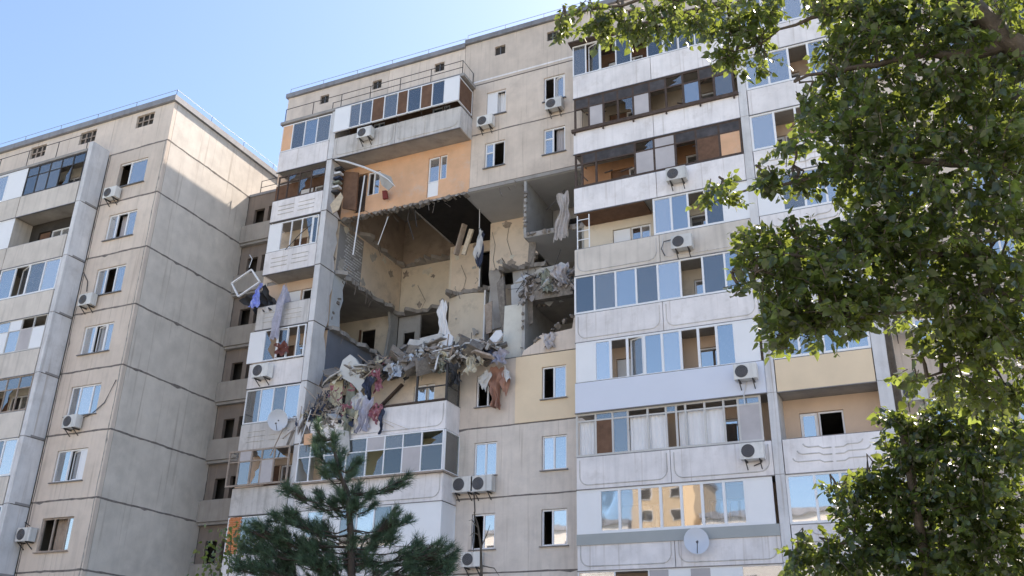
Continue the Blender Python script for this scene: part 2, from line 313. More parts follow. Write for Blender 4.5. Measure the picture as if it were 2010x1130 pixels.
def seal(parent, p0, p1, w=.035, nrm=(0, -1, 0), m=None):          # uneven mastic strip smeared over a joint
    a, b = Vector(p0), Vector(p1); n = max(6, int((b-a).length/.22)); d = (b-a).normalized(); nv = Vector(nrm); s_ = nv.cross(d); g = MB(); ph = random.uniform(0, 9)
    for k in range(n+1):
        c = a.lerp(b, k/n)+s_*.012*math.sin(ph+k*.6)+nv*.004; u1 = w*random.uniform(.5, 1.25); u2 = w*random.uniform(.5, 1.25)
        if random.random() < .08: u2 *= 2.2
        g.v += [tuple(c+s_*u1), tuple(c-s_*u2), tuple(c+s_*u1-nv*.02), tuple(c-s_*u2-nv*.02)]
    for k in range(n):
        i = 4*k; g.f += [(i, i+1, i+5, i+4), (i+2, i, i+4, i+6), (i+1, i+3, i+7, i+5)]
    return g.build('joint_sealant', m or sealm, parent)
sealm = mat('old_sealant', (.20, .175, .16), var=.4, scale=5)
# ------------------------------------------------------------------ ground and the block across the yard
def ground():
    m = bpy.data.materials.new('yard_ground'); m.use_nodes = True; t = m.node_tree; b = t.nodes['Principled BSDF']; b.inputs['Roughness'].default_value = .95
    geo = nd(t, 'ShaderNodeNewGeometry'); n = nd(t, 'ShaderNodeTexNoise'); n.inputs['Scale'].default_value = .08; n.inputs['Detail'].default_value = 8; t.links.new(geo.outputs['Position'], n.inputs['Vector'])
    cr = nd(t, 'ShaderNodeValToRGB'); t.links.new(n.outputs[0], cr.inputs[0]); e = cr.color_ramp.elements
    e[0].position = .42; e[0].color = (.16, .17, .09, 1); e[1].position = .56; e[1].color = (.40, .36, .32, 1); t.links.new(cr.outputs[0], b.inputs['Base Color'])
    o = MB(); o.v = [(-600, -600, 0), (600, -600, 0), (600, 600, 0), (-600, 600, 0)]; o.f = [(0, 1, 2, 3)]; o.build('ground', m, None, kind='structure')
ground()
for x0, x1, h, m, l in ((-22, -13.4, 30.5, mat('opposite_yellow_render', (.62, .47, .31), var=.06), 'tall yellow apartment block across the yard, seen only mirrored in balcony windows'), (-78, -22.6, 24.3, mat('opposite_pale_render', (.72, .67, .62), var=.06), 'long pale apartment block across the yard left of the yellow one, seen only mirrored'), (-12.8, 58, 24.3, MATS.get('opposite_pale_render') or mat('opposite_pale_render', (.72, .67, .62), var=.06), 'long pale apartment block across the yard right of the yellow one, seen only mirrored')):  # pale blocks widened, out of view, to bounce sunlight onto the facade
    opp = thing('apartment_building', l, 'building', ((x0+x1)/2, -98, 0))
    B(x0, x1, -104, -92, 0, h).build('wall', m, opp); B(x0-.2, x1+.2, -104.4, -91.6, h+.001, h+.7).build('roof', rooftin, opp)
    for fl in range(int(h/2.9)-4, int(h/2.9)):
        for k in range(int((x1-x0)/4)):
            x = x0+1.2+4*k; w_ = B(x, x+1.6, -91.98, -91.9, 1.2+2.9*fl, 2.7+2.9*fl).build('window', pvc, opp); B(x+.08, x+1.52, -91.9, -91.88, 1.28+2.9*fl, 2.62+2.9*fl).build('pane', unlit_dark, w_)

# ------------------------------------------------------------------ the damaged block
XL, XR, YB = -11.85, 27.0, 12.0
M_ = thing('apartment_building', 'damaged ten storey panel apartment block with a gaping hole in its upper floors', 'building', (8, 6, 0))
W1, W2 = (0.0, 1.0), (2.91, 3.94)
# outer shell
B(XL, XL+.25, .01, YB, 0, 30.95).build('end_wall', gable, M_)
B(XL, XR, YB, YB+.25, 0, 30.95).build('rear_wall', facade, M_)
B(XR, XR+.25, .01, YB, 0, 30.95).build('end_wall', gable, M_)
# floor slabs, broken where the floors fell
for k in range(0, 11):
    z = J[k]; s = MB(); a, b_ = XL+.26, XR-.01
    if k in (2, 3, 4):
        x_hole = {2: -3.8, 3: 2.0, 4: 2.0}[k]
        s.box(a, -7.72, .03, 5.8, z-.2, z-.004)
        s.box(a, b_, 6.0, YB-.01, z-.2, z-.004); s.box(x_hole, b_, .03, 5.99, z-.2, z-.004)
        if k in (3, 4): s.box(-4.05, x_hole-.01, 4.6, 5.99, z-.2, z-.004)
    else: s.box(a, b_, .03, YB-.01, z-.2, z-.004)
    s.build('floor_slab', slabm if k not in (2,) else ceilm, M_)
# undersides with their own look
B(-3.78, -1.05, .04, 5.95, J[2]-.225, J[2]-.205).build('ceiling_black', blackm, M_)  # near-black sheet covering this stretch of slab underside
for x0, x1, k in ((-.95, 1.95, 2), (2.1, 4.7, 2), (2.05, 4.7, 3)): B(x0, x1, .05, 3.0, J[k]-.222, J[k]-.204).build('ceiling', ceilm, M_)
# ragged slab stubs left along the walls
def stub(x0, x1, y0, y1, z, along='y'):
    n = 18; pts = []
    if along == 'y': pts = [(x0, y0), (x0, y1)]+[(x0+(x1-x0)*random.choice((.25, .5, .8, 1.3, 1.9))*random.uniform(.7, 1.2), y1-(y1-y0)*i/n) for i in range(n+1)]
    else: pts = [(x0, y1), (x1, y1)]+[(x1-(x1-x0)*i/n, y1-(y1-y0)*random.choice((.25, .5, .8, 1.3, 1.9))*random.uniform(.7, 1.2)) for i in range(n+1)]
    MB().prismz(pts, z-.2, z-.01).build('slab_stub', slabm, M_)
for k in (2, 3, 4): stub(-7.7, -7.45, 0.05, 5.8, J[k])
for k in (2, 3): stub(-7.4, -4.15, 5.5, 5.84, J[k], 'x')
stub(-4.0, -1.2, 4.25, 4.58, J[3], 'x')
stub(-1.0, 1.9, 2.65, 3.0, J[3], 'x'); stub(-3.9, -3.6, .6, 4.2, J[2])
# inner walls of intact flats
cross = [-7.7, -1.1, 2.0, 4.7, 8.2, 12.0, 15.5, 19.0, 23.0]
for i in range(10):
    zc, zf = J[i]-.2, J[i+1]
    hole = i in (1, 2, 3, 4)
    if not hole: B(XL+.26, XR-.01, 5.0, 5.12, zf, zc-.003).build('partition_wall', inner, M_)
    else: B(4.75, XR-.01, 5.0, 5.12, zf, zc-.003).build('partition_wall', inner, M_)
    for x in cross:
        if hole and x < 4: continue
        B(x-.07, x+.07, .21, 4.99, zf+.001, zc-.004).build('cross_wall', inner, M_)
# --- the opened rooms: floor index 1..4 (top floor = 0)
def xwall(i, x, y0, y1, m, t=.14, top=None, jag=0):
    zc, zf = J[i]-.2, J[i+1]; poly = [(y1, zf), (y1, zc), (y0, zc)]
    if jag: poly += [(y0+random.uniform(0, jag), zc-(zc-zf)*q/6) for q in range(1, 6)]
    poly += [(y0, zf)]
    return MB().prismx(poly, x-t, x).build('cross_wall', m, M_)
def ywall(i, x0, x1, y, m, holes=(), t=.12, name='partition_wall'):
    zc, zf = J[i]-.2, J[i+1]; return MB().holed(x0, x1, zf, zc-.003, y, y+t, [(a, b, max(c, zf), d) for a, b, c, d in holes]).build(name, m, M_)
xwall(1, -7.7, .02, 5.84, brownwall); ywall(1, -7.7, -4.1, 5.85, brownwall)
cw = xwall(2, -7.7, .02, 5.84, cream, jag=0); ywall(2, -7.69, -4.1, 5.85, cream2)
B(-4.1, -3.98, 4.56, 5.84, J[3], J[2]-.2).build('partition_wall', cream2, M_)
ywall(2, -3.97, -1.1, 4.55, cream, [(-2.35, -1.55, 0, J[3]+2.0)])
B(-2.42, -2.35, 4.53, 4.70, J[3], J[3]+2.05).build('door_frame', pvc, M_)
MB().prism([(-1.1, J[3]), (1.0, J[3]-.02), (1.35, J[3]+.5), (1.9, J[3]+1.2), (1.93, J[2]-.2), (-1.1, J[2]-.2)], 3.02, 3.14).build('partition_wall', cream, M_)
MB().prismx([(.05, J[3]), (.02, J[2]-.2), (2.6, J[2]-.2), (3.0, J[2]-.2), (3.0, J[3]+1.0), (2.2, J[3]+.0)], 1.98, 2.1).build('cross_wall', greywall, M_)
ywall(2, 2.11, 4.68, 3.05, greywall, [(2.9, 3.7, 0, J[3]+2.0)]); B(2.8, 2.88, 3.0, 3.04, J[3], J[3]+2.05).build('door_frame', pvc, M_)
B(2.12, 2.75, 2.85, 3.04, J[3], J[3]+1.0).build('kitchen_cabinet', ceilm, M_)
xwall(1, -1.1, .25, 5.9, inner)
xwall(2, 4.76, .1, 4.9, inner); xwall(3, 4.76, .1, 4.9, greywall); xwall(4, 4.76, .1, 4.9, inner)
ywall(1, -4.0, 4.7, 5.85, inner); xwall(1, 2.0, .25, 5.8, inner)
# wallpaper bricks on the upper left room wall, each a tile of its own
tile_me = None
tm = mat('grey_brick_tile', (.56, .56, .58), var=.1, rnd=.18); xwall_g = B(-7.699, -7.692, .08, 2.15, J[3]+.02, J[2]-.3).build('wall_paint', mat('mid_grey_paint', (.30, .29, .29), var=.1), cw)
for r_ in range(17):
    for c_ in range(9):
        y = .62+c_*.17+(r_ % 2)*.085; z = J[3]+.08+r_*.145
        if y > 2.05 or random.random() < .12 or z > J[2]-.45: continue
        if tile_me is None:
            o = B(0, .018, 0, .125, 0, .062).build('wall_tile', tm, cw); tile_me = o.data
        else: o = link('wall_tile', tile_me, cw)
        o.location = (-7.69, y, z)
# floor index 3: left wall blown out, neighbour room visible behind
MB().prismx([(.02, J[4]), (.02, J[3]-.2), (.95, J[3]-.2), (.8, J[3]-.7), (.92, J[3]-1.2), (.75, J[3]-1.8), (.88, J[4])], -7.84, -7.7).build('cross_wall', mat('pale_blue_plaster', (.55, .58, .62), var=.1), M_)
MB().prismx([(4.9, J[4]), (5.2, J[3]-.9), (5.0, J[3]-.2), (5.84, J[3]-.2), (5.84, J[4])], -7.84, -7.7).build('cross_wall', greywall, M_)
ywall(3, XL+.3, -7.72, 5.4, cream2, [(-9.6, -8.75, 0, J[4]+1.95)])
B(-9.68, -9.6, 5.3, 5.39, J[4], J[4]+2.0).build('door_frame', brown, M_)
ywall(3, -7.69, 4.6, 9.0, inner)
ywall(3, -7.69, -6.4, 5.9, greywall, [(-7.35, -6.7, 0, J[4]+1.7)])
poly = [(-4.05+2.05*q/8, 4.62-.25*math.sin(math.pi*q/8)) for q in range(9)]
MB().prismz(poly+[(x, y+.12) for x, y in poly[::-1]], J[4]-.1, J[3]-.22).build('partition_wall', cream2, M_)
B(-1.98, -1.9, 4.3, 4.8, J[4], J[3]-.22).build('door_frame', pvc, M_)
ywall(3, -1.6, 1.9, 4.6, inner); ywall(3, 2.1, 4.7, 3.6, greywall); ywall(4, -7.69, 4.7, 6.0, inner)
for (x0, x1, ry, rx, c) in ((-1.15, -.75, .04, -.05, greywall), (-.75, -.15, -.1, .08, slabm)):
    B(x0, x1, 3.0, 3.12, J[4]-.1, J[3]-.15).tilt((x0, 3, J[4]), rx=rx, ry=ry).build('partition_wall', c, M_)
MB().prism([(.25, J[4]+1.2), (1.9, J[4]+.9), (2.0, J[3]-.35), (1.2, J[3]-.1), (.1, J[3]-.05)], 3.0, 3.1).build('partition_wall', greywall, M_)
# floor index 4
xwall(4, -7.7, .02, 5.4, bluewall)
B(1.0, 1.9, .25, .40, J[5], J[4]-.35).tilt((1.5, .3, J[5]), ry=.03).build('partition_wall', mat('white_plaster', (.66, .64, .58), var=.1, dirt=((.4, .36, .3), 1.8, .5)), M_)
B(1.96, 2.1, .06, 3.4, J[5], J[4]-.22).build('cross_wall', greywall, M_)
ywall(4, 2.11, 4.7, 3.4, greywall, [(2.75, 3.5, 0, J[5]+2.0)]); B(3.5, 3.6, 3.32, 3.39, J[5], J[5]+2.05).build('door_frame', pvc, M_)
MB().prism([(2.0, J[5]+.03), (4.7, J[5]+.03), (4.7, J[5]+1.9), (4.3, J[5]+1.55), (4.2, J[5]+.9), (3.4, J[5]+.83), (2.8, J[5]+.8), (2.5, J[5]+.45), (2.1, J[5]+.25)], .0, .2).build('wall_panel', facade, M_)
# --- front wall of the bay with the two window columns
def zwin(i): return J[i+1]+.87, J[i+1]+2.21
for i in range(10):
    z0, z1 = J[i+1]+.025, J[i]-.025
    if i in (2, 3, 4): continue
    a, b_ = zwin(i); pmat = facade if i < 6 else tiled
    if i == 5:
        MB().holed(-.72, 1.75, z0, z1, 0, .2, [(*W1, a, b_)]).build('wall_panel', facade, M_)
        MB().holed(1.76, 4.74, z0, z1, -.03, .2, [(*W2, a, b_)]).build('wall_panel', yellow, M_)
    else: MB().holed(-.72, 4.74, z0, z1, 0, .2, [(*W1, a, b_), (*W2, a, b_)]).build('wall_panel', pmat, M_)
for k in (0, 1, 2, 5, 6, 7, 8, 9):
    if k == 5: B(1.2, 4.72, .03, .19, J[5]-.02, J[5]+.02).build('panel_joint', joint, M_)
    else: B(-.72, 4.74, .012, .19, J[k]-.0245, J[k]+.0245).build('panel_joint', joint, M_)
for k in (1, 6, 7, 8): seal(M_, (-.7, 0, J[k]), (4.74, 0, J[k]), .03)
B(-.76, 4.74, -.035, .0, J[2]-.20, J[2]-.03).build('slab_edge', slabm, M_)
wspec = {0: ('wo', 'os'), 1: ('go', 'go'), 5: ('ob', 'og'), 6: ('gg', 'gg'), 7: ('og', 'og'), 8: ('gg', 'gg'), 9: ('gg', 'gg')}
for i, (c1, c2) in wspec.items():
    a, b_ = zwin(i)
    window(M_, *W1, a, b_, 0, c1, [.42 if i in (1,) else .5], small=0 if i == 1 else None)
    window(M_, *W2, a, b_, -.03 if i == 5 else 0, c2, [.42 if i in (1, 7) else .48], small=0 if i == 1 else None)
# attic and roof
for x0, x1, top in ((XL+.02, -5.6, 30.93), (-5.58, -1.26, 30.93), (-1.24, 4.74, 31.08), (4.76, 15.6, 31.08), (15.62, XR, 31.08)):
    hs = [(v, v+.55, 30.0, 30.52) for v in (-9.75, -6.55, -2.95, .35, 3.05, 7, 10.5, 14, 18, 22) if x0 < v < x1-.6]
    MB().holed(x0, x1, J[0]+.03, top, 0, .2, hs).build('attic_panel', facade, M_)
    for h in hs:
        g = MB().box(h[0], h[1], .12, .14, h[2], h[3]); g.build('vent_recess', unlit_dark, M_)
        MB().box((h[0]+h[1])/2-.02, (h[0]+h[1])/2+.02, .06, .1, h[2], h[3]).build('vent_bar', metal, M_)
rf = B(XL-.1, -1.25, -.12, YB+.3, 30.95, 31.2).build('roof', rooftin, M_); B(-1.24, XR+.3, -.12, YB+.3, 31.1, 31.36).build('roof_edge', rooftin, rf)
def rail(pts, h, posts, parent, m=darkmetal, r=.018, name='railing'):
    g = MB(); P = [Vector(p) for p in pts]
    for f in h: g.tube([p+Vector((0, 0, f)) for p in P], r, 5)
    for a, b_ in zip(P[:-1], P[1:]):
        n = max(1, round((b_-a).length/posts))
        for q in range(n+1): c = a.lerp(b_, q/n); g.tube([c, c+Vector((0, 0, max(h)))], r*1.15, 5)
    return g.build(name, m, parent)
rail([(XL, .1, 31.2), (-1.3, .1, 31.2)], (.42,), 2.0, rf, metal, .012); rail([(-1.2, .1, 31.36), (15, .1, 31.36)], (.42,), 2.0, rf, metal, .012)
for x in (1.9, -4.4): B(x, x+.5, 1, 1.4, 31.2, 31.75).build('vent_stack', rooftin, rf)
B(-11.1, -.6, -1.2, -.01, J[0]-.2, J[0]-.05).build('balcony_roof', slabm, M_)
rail([(-10.9, -1.12, J[0]-.05), (-.74, -1.12, J[0]-.05), (-.74, -.05, J[0]-.05)], (.78,), 1.75, M_)
rail([(-8.0, -1.12, J[0]-.05), (-.74, -1.12, J[0]-.05)], (.4,), 30, M_)
B(-.73, 4.75, -.012, .01, J[0]+.16, J[0]+.24).build('string_course', white, M_); B(-.7, 4.7, -.01, .012, J[0]-.02, J[0]+.02).build('panel_joint', joint, M_)

# --- left part: narrow loggias beside a pillar, and the wide balconies
NX0, NX1, PX0, PX1, BX1 = -10.95, -7.98, -7.96, -7.66, -.71
for i in range(10):                                       # pillar segments, chipped at the blast
    z0, z1 = J[i+1]-.19, J[i]-.21
    if i in (2, 3, 4):
        q = [(-1.15, z0+.02), (-1.15, z1)]+[(.0-random.uniform(0, .32), z1-(z1-z0)*j/7) for j in range(8)]
        MB().prismx(q, PX0, PX1).build('pillar', finm, M_)
    elif i == 1: MB().prismx([(-1.15, z0+.02), (-1.15, z1), (.0, z1), (-.35, z1-.2), (-.75, z0+1.4), (-.5, z0+.5), (0, z0+.02)], PX0, PX1).build('pillar', finm, M_)
    elif i == 5: MB().prismx([(-1.15, z0+.02), (-1.15, z1), (.0, z1), (0, z0+.02)], PX0, PX1).build('pillar', finm, M_); 
    else: B(PX0, PX1, -1.13, .0, z0+.02, z1).build('pillar', finm, M_)
    B(PX0+.01, PX1+.015, -1.16, .02, z0-.02, z0+.018).build('panel_joint', joint, M_)
    # back wall of the narrow loggia with its window and door
    bw = {3: pinkwall, 1: brown, 2: cream}.get(i, pinkwall)
    MB().holed(XL, -7.72, J[i+1], J[i]-.2, .0, .2, [(-10.3, -9.5, J[i+1]+.02, J[i+1]+2.1), (-9.45, -8.4, J[i+1]+.85, J[i+1]+2.1)]).build('wall_panel', bw, M_)
    window(M_, -9.45, -8.4, J[i+1]+.85, J[i+1]+2.1, 0, 'og' if i in (2, 3) else 'gg', sill=False)
    B(-10.28, -9.52, .05, .1, J[i+1]+.03, J[i+1]+2.08).build('door', pvc if i % 2 else brown, M_)
nrel = {0: None, 1: 'H', 2: 'H', 3: 'H', 4: None, 5: 'H', 6: None, 7: None}
NB = {}
for i in range(10):
    NB[i] = balcony(M_, NX0, NX1, i, pm=worn if i in (5, 6) else (white if i != 3 else worn), panels=1, rel=nrel.get(i, 'H'), side=False, left=True)
zt = lambda i: J[i]-.23
zb_ = lambda i: J[i+1]+.965
glaze(NB[0], [NX0+.03, -10.3, -9.55, -8.8, NX1-.03], zb_(0), zt(0)-.05, -1.13, 'ngkg')
glaze(NB[1], [NX0+.2, -10.2, -9.5, -8.8, NX1-.03], zb_(1), zt(1)-.25, -1.11, ['o', 'ob', 'bo', 'og'], darkwood, t=.06, transom=.7)
glaze(NB[2], [NX0+.05, -10.2, -9.6, -9.0, -8.4, NX1-.1], zb_(2), zt(2)-.1, -1.13, 'woobs')
glaze(NB[4], [NX0-.1, -10.2, -9.5, -8.95, -8.4, NX1-.02], zb_(4), zt(4)-.1, -1.25, 'wbsob')
glaze(NB[5], [NX0+.05, -10.1, -9.4, -8.75, NX1-.02], zb_(5), zt(5)-.05, -1.13, 'gkgk')
glaze(NB[6], [NX0-.2, -10.6, -9.95, -9.4, -8.75, NX1-.02], zb_(6), zt(6)-.05, -1.38, ['ob', 'gy', 'b', 'yg', 'ob'], wood, t=.07, transom=.68)
glaze(NB[7], [NX0+.02, -10.3, -9.4, -8.7, NX1-.02], zb_(7), zt(7)-.05, -1.13, 'ngww')
for i in (8, 9): glaze(NB[i], [NX0+.02, -10, -9, NX1-.02], zb_(i), zt(i)-.05, -1.13, 'ggg')
# orange bricks on the lowest visible loggia end
for r_ in range(18):
    for c_ in range(3):
        B(NX0+.06+c_*.21+(r_ % 2)*.05, NX0+.25+c_*.21+(r_ % 2)*.05, -1.145, -1.125, J[8]+1.0+r_*.085, J[8]+1.07+r_*.085).build('brick', brickred, NB[7])
# wide balconies: index 0, 5.. remain; 1..4 torn away
WB = {}
for i in (0, 5, 6, 7, 8, 9):
    WB[i] = balcony(M_, PX1+.02 if i != 5 else -5.4, BX1, i, pm=worn if i in (0,) else white, panels=2 if i != 5 else 1, rel='U')
gx = [ax(420+q*.3717, (690-(q-630)*.27)*.3717, -1.4) for q in (632, 712, 768, 830, 895, 965, 1020, 1090, 1150, 1215, 1290)]
glaze(WB[0], gx, 26.86, 28.22, -1.42, 'wggogogogw'.replace('o', 'h'), d=.07, sidex=gx[-1], sidem=brown)  # brown boards fill the open bays, darkness of the interior painted in
for x in gx[1:-1:2]: MB().tube([(x, -1.38, 26.88), (x, -1.1, 26.6)], .015, 5).build('bracket', darkmetal, WB[0])
B(gx[0], gx[-1], -1.4, -.02, 28.24, 28.29).build('balcony_canopy', metal, WB[0])
# index 5: only a steel frame corner of the glazing stands
g5 = MB(); 
for x in (-2.15, -.78): g5.box(x-.04, x+.04, -1.12, -1.04, zb_(5), zt(5)-.1)
g5.box(-2.15, -.78, -1.115, -1.05, zb_(5)+.62, zb_(5)+.66).box(-.82, -.75, -.1, -.02, zb_(5), zt(5)-.1).box(-.8, -.76, -1.04, -.1, zb_(5)+.62, zb_(5)+.66)
g5.build('glazing_frame', darkmetal, WB[5]); B(-.79, -.775, -1.04, -.1, zb_(5)+.03, zt(5)-.2).build('pane', greenglass, WB[5])
B(-5.3, -.8, -1.2, -1.1, zb_(5)+.0, zb_(5)+.06).build('window_sill', darkwood, WB[5])
gx = [PX1+.05, -7.0, -6.3, -5.2, -4.25, -3.4, -2.55, -1.7, BX1-.03]
glaze(WB[6], gx, zb_(6)-.05, zt(6)-.02, -1.25, ['bg', 'og', 'gb', 'gg', 'by', 'gg', 'yg', 'gb'], pvc, greenglass, transom=.64, sidex=BX1+.05)
B(PX1, BX1+.1, -1.36, -.02, zb_(6)-.12, zb_(6)-.055).build('window_sill', wood, WB[6])
glaze(WB[7], [PX1+.05, -6.9, -6.1, -5.3, -4.5, -3.7, -2.9, -2.1, BX1-.03], zb_(7), zt(7)-.02, -1.15, 'wkwgkgww', sidex=BX1, sidem=pvc)
for i in (8, 9): glaze(WB[i], [PX1+.05, -6, -4.3, -2.5, BX1-.03], zb_(i), zt(i)-.02, -1.13, 'gggg', sidex=BX1)
# back walls of the wide balconies
for i in (0, 1, 5, 6, 7, 8, 9):
    z0, z1 = J[i+1]+.0, J[i]-.2
    hs = [(-2.95, -2.35, z0+.02, z0+2.15), (-2.34, -1.95, z0+.85, z0+2.15), (-6.3, -5.6, z0+.85, z0+2.15), (-6.9, -6.31, z0+.02, z0+2.15)]
    mm = {1: orange, 0: brown, 5: cream, 6: pinkwall}.get(i, pinkwall)
    MB().holed(PX1, -.73, z0-.12 if i == 1 else z0, z1, .0, .2, hs).build('wall_panel', mm, M_)
    window(M_, -2.34, -1.95, z0+.85, z0+2.15, 0, 'g', sill=False); window(M_, -2.95, -2.35, z0+.8, z0+2.15, 0, 'g', sill=False)
    if i != 5: B(-2.93, -2.37, .06, .12, z0-.05, z0+.79).build('door_panel', pvc, M_)
    window(M_, -6.3, -5.6, z0+.85, z0+2.15, 0, 'og', sill=False)
    B(-6.88, -6.33, .1, .14, z0+.03, z0+2.1).build('door', darkwood, M_)

# --- right stack: wide balconies x 4.76..11.72, then loggias 12.05..15.25 between fins
RX0, RX1 = 4.76, 11.72
RB = {}
spec = {0: dict(pm=white), 1: dict(pm=white), 2: dict(pm=white), 3: dict(pm=creamp), 4: dict(pm=white), 5: dict(pm=bluegrey, rel=None, panels=1), 6: dict(pm=white), 7: dict(pm=white), 8: dict(pm=white), 9: dict(pm=white)}
for i in range(10):
    d = spec[i]; RB[i] = balcony(M_, RX0, RX1, i, pm=d['pm'], panels=d.get('panels', 2), rel=d.get('rel', 'U') if i > 2 else None, yf=-1.15 if i != 5 else -1.24)
    z0, z1 = J[i+1]+.0, J[i]-.2
    hs = [(6.0, 6.75, z0+.02, z0+2.15), (6.76, 7.6, z0+.85, z0+2.15), (9.2, 10.6, z0+.85, z0+2.15)]
    mm = {0: brown, 1: mat('tan_plaster', (.33, .27, .21), var=.15, dirt=((.2, .16, .13), 1.4, .6)), 2: mat('smoked_orange', (.46, .25, .14), var=.2, dirt=((.15, .11, .09), 1.2, .7)), 3: cream2, 4: cream2}.get(i, pinkwall)
    MB().holed(RX0, RX1+.3, z0, z1, .0, .2, hs).build('wall_panel', mm, M_)
    window(M_, 6.76, 7.6, z0+.85, z0+2.15, 0, 'gg', sill=False); window(M_, 9.2, 10.6, z0+.85, z0+2.15, 0, 'gg', sill=False)
    B(6.02, 6.73, .06, .12, z0+.03, z0+2.12).build('door', pvc if i not in (1, 2) else brown, M_)
    B(11.73, 12.04, -1.16, .0, J[i+1]-.2, J[i]-.215).build('pillar', finm, M_); B(15.26, 15.68, -1.16, .0, J[i+1]-.2, J[i]-.215).build('pillar', finm, M_)
    B(11.735, 12.035, -1.15, .0, J[i+1]-.213, J[i+1]-.202).build('panel_joint', joint, M_)
def rx(scale, ox, oy, slope_pts, list_):
    (xa, ya), (xb, yb) = slope_pts
    return [ax(ox+q*scale, oy+(ya+(yb-ya)*(q-xa)/(xb-xa))*scale) for q in list_]
X0 = rx(.3807, 1080, 0, ((110, 370), (940, 170)), [118, 182, 258, 338, 415, 500, 580, 660, 745, 835, 918])
glaze(RB[0], X0, zb_(0), zt(0), -1.13, 'gsogogsggg'); B(RX0-.12, RX1+.1, -1.4, -.01, J[0]-.2, J[0]-.13).build('balcony_canopy', darkwood, RB[0])
X1 = rx(.3807, 1080, 0, ((130, 680), (950, 490)), [128, 200, 275, 350, 430, 515, 600, 690, 775, 850, 948])
glaze(RB[1], X1, zb_(1), zt(1), -1.13, ['od', 'yd', 'od', 'bd', 'yd', 'od', 'ob', 'ko', 'od', 'gd'], darkwood, t=.085, transom=.66)
B(RX0-.05, RX1+.02, -1.26, -1.13, zb_(1)-.14, zb_(1)-.0).build('window_sill', darkwood, RB[1])
for x in X1[::2]: B(x-.03, x+.03, -1.24, -1.16, zb_(1)-.26, zb_(1)-.145).build('bracket', darkwood, RB[1])
X2 = rx(.3807, 1080, 0, ((130, 970), (990, 800)), [132, 165, 238, 440, 540, 650, 760, 880, 992])
glaze(RB[2], X2, zb_(2), zt(2), -1.13, ['o', 'od', 'od', 'yb', 'yy', 'od', 'hd', 'nd'], darkwood, t=.085, transom=.68)
for bX, zz_, k_ in ((X1, 1, RB[1]), (X2, 2, RB[2])):            # bent and broken frame members, smashed clutter
    g_ = MB()
    for q in range(9):
        a_ = (U_(bX[0], bX[-1]), -1.1+U_(0, .3), zb_(zz_)+U_(0, 1.1)); g_.bar(a_, (a_[0]+U_(-.8, .8), a_[1]+U_(0, .5), a_[2]+U_(-.5, .4)), .05, .04)
    g_.build('bent_frame_member', darkwood, k_)
    g_ = MB()
    for q in range(12):
        a_ = U_(bX[0], bX[-1]-.4); b_ = zb_(zz_)-.02; g_.box(a_, a_+U_(.15, .5), -1.0+U_(0, .2), -.6, b_-.3, b_+U_(.02, .28))
    g_.build('smashed_clutter', mat('charred_clutter', (.10, .085, .075), var=.5, scale=5), k_)
X3 = rx(.354, 1080, 400, ((130, 235), (1090, 80)), [580, 676, 770, 868, 968])
glaze(RB[3], X3+[RX1-.02], zb_(3)-.0, zt(3), -1.13, 'kkogw', t=.075)
g3 = MB(); x3 = rx(.354, 1080, 400, ((130, 235), (1090, 80)), [150, 215, 240])
for x in x3[:2]: g3.box(x-.02, x+.02, -1.12, -1.08, zb_(3), zt(3)-.1)
for z in (.4, .8, 1.3): g3.box(x3[0], x3[1], -1.115, -1.085, zb_(3)+z-.015, zb_(3)+z+.015)
g3.build('glazing_frame', pvc, RB[3]); B(RX0+.1, x3[1]+2.3, -1.1, -.02, zt(3)-.04, zt(3)+.02).build('wooden_ceiling', brown, RB[3])
X4 = rx(.354, 1080, 400, ((130, 610), (1110, 480)), [138, 245, 365, 480, 602, 728, 855, 980, 1112])
glaze(RB[4], X4, zb_(4), zt(4), -1.13, 'ggkgkogk', t=.07)
X5 = rx(.354, 1080, 400, ((150, 990), (1165, 880)), [150, 250, 338, 432, 528, 628, 732, 832, 935, 1036, 1163])
glaze(RB[5], X5, zb_(5)-.05, zt(5), -1.16, 'wkoskkookw', t=.09)
X6 = rx(.3383, 1080, 770, ((155, 375), (1240, 275)), [155, 265, 365, 455, 572, 680, 740, 795, 908, 1020, 1105, 1235])
glaze(RB[6], X6, zb_(6), zt(6), -1.13, ['oo', 'hg', 'gg', 'oo', 'oo', 'og', 'oo', 'oo', 'oo', 'oo', 'yg'], mat('grey_white_wood', (.62, .60, .58), var=.1), t=.07, transom=.82)
X7 = rx(.3383, 1080, 770, ((160, 820), (1310, 770)), [162, 290, 405, 525, 648, 770, 892, 1022, 1148, 1302])
glaze(RB[7], X7, zb_(7)+.05, zt(7), -1.13, 'wggggkggw', t=.1)
B(RX0, RX1, -1.20, -1.155, zb_(7)-.33, zb_(7)+.04).build('metal_flashing', mat('grey_green_flashing', (.40, .42, .42), var=.06, rough=.5), RB[7])
for i in (8, 9): glaze(RB[i], [RX0+.03, 6.1, 7.3, 8.0, 8.7, 9.4, 10.4, RX1-.03], zb_(i), zt(i), -1.13, 'goywywg')
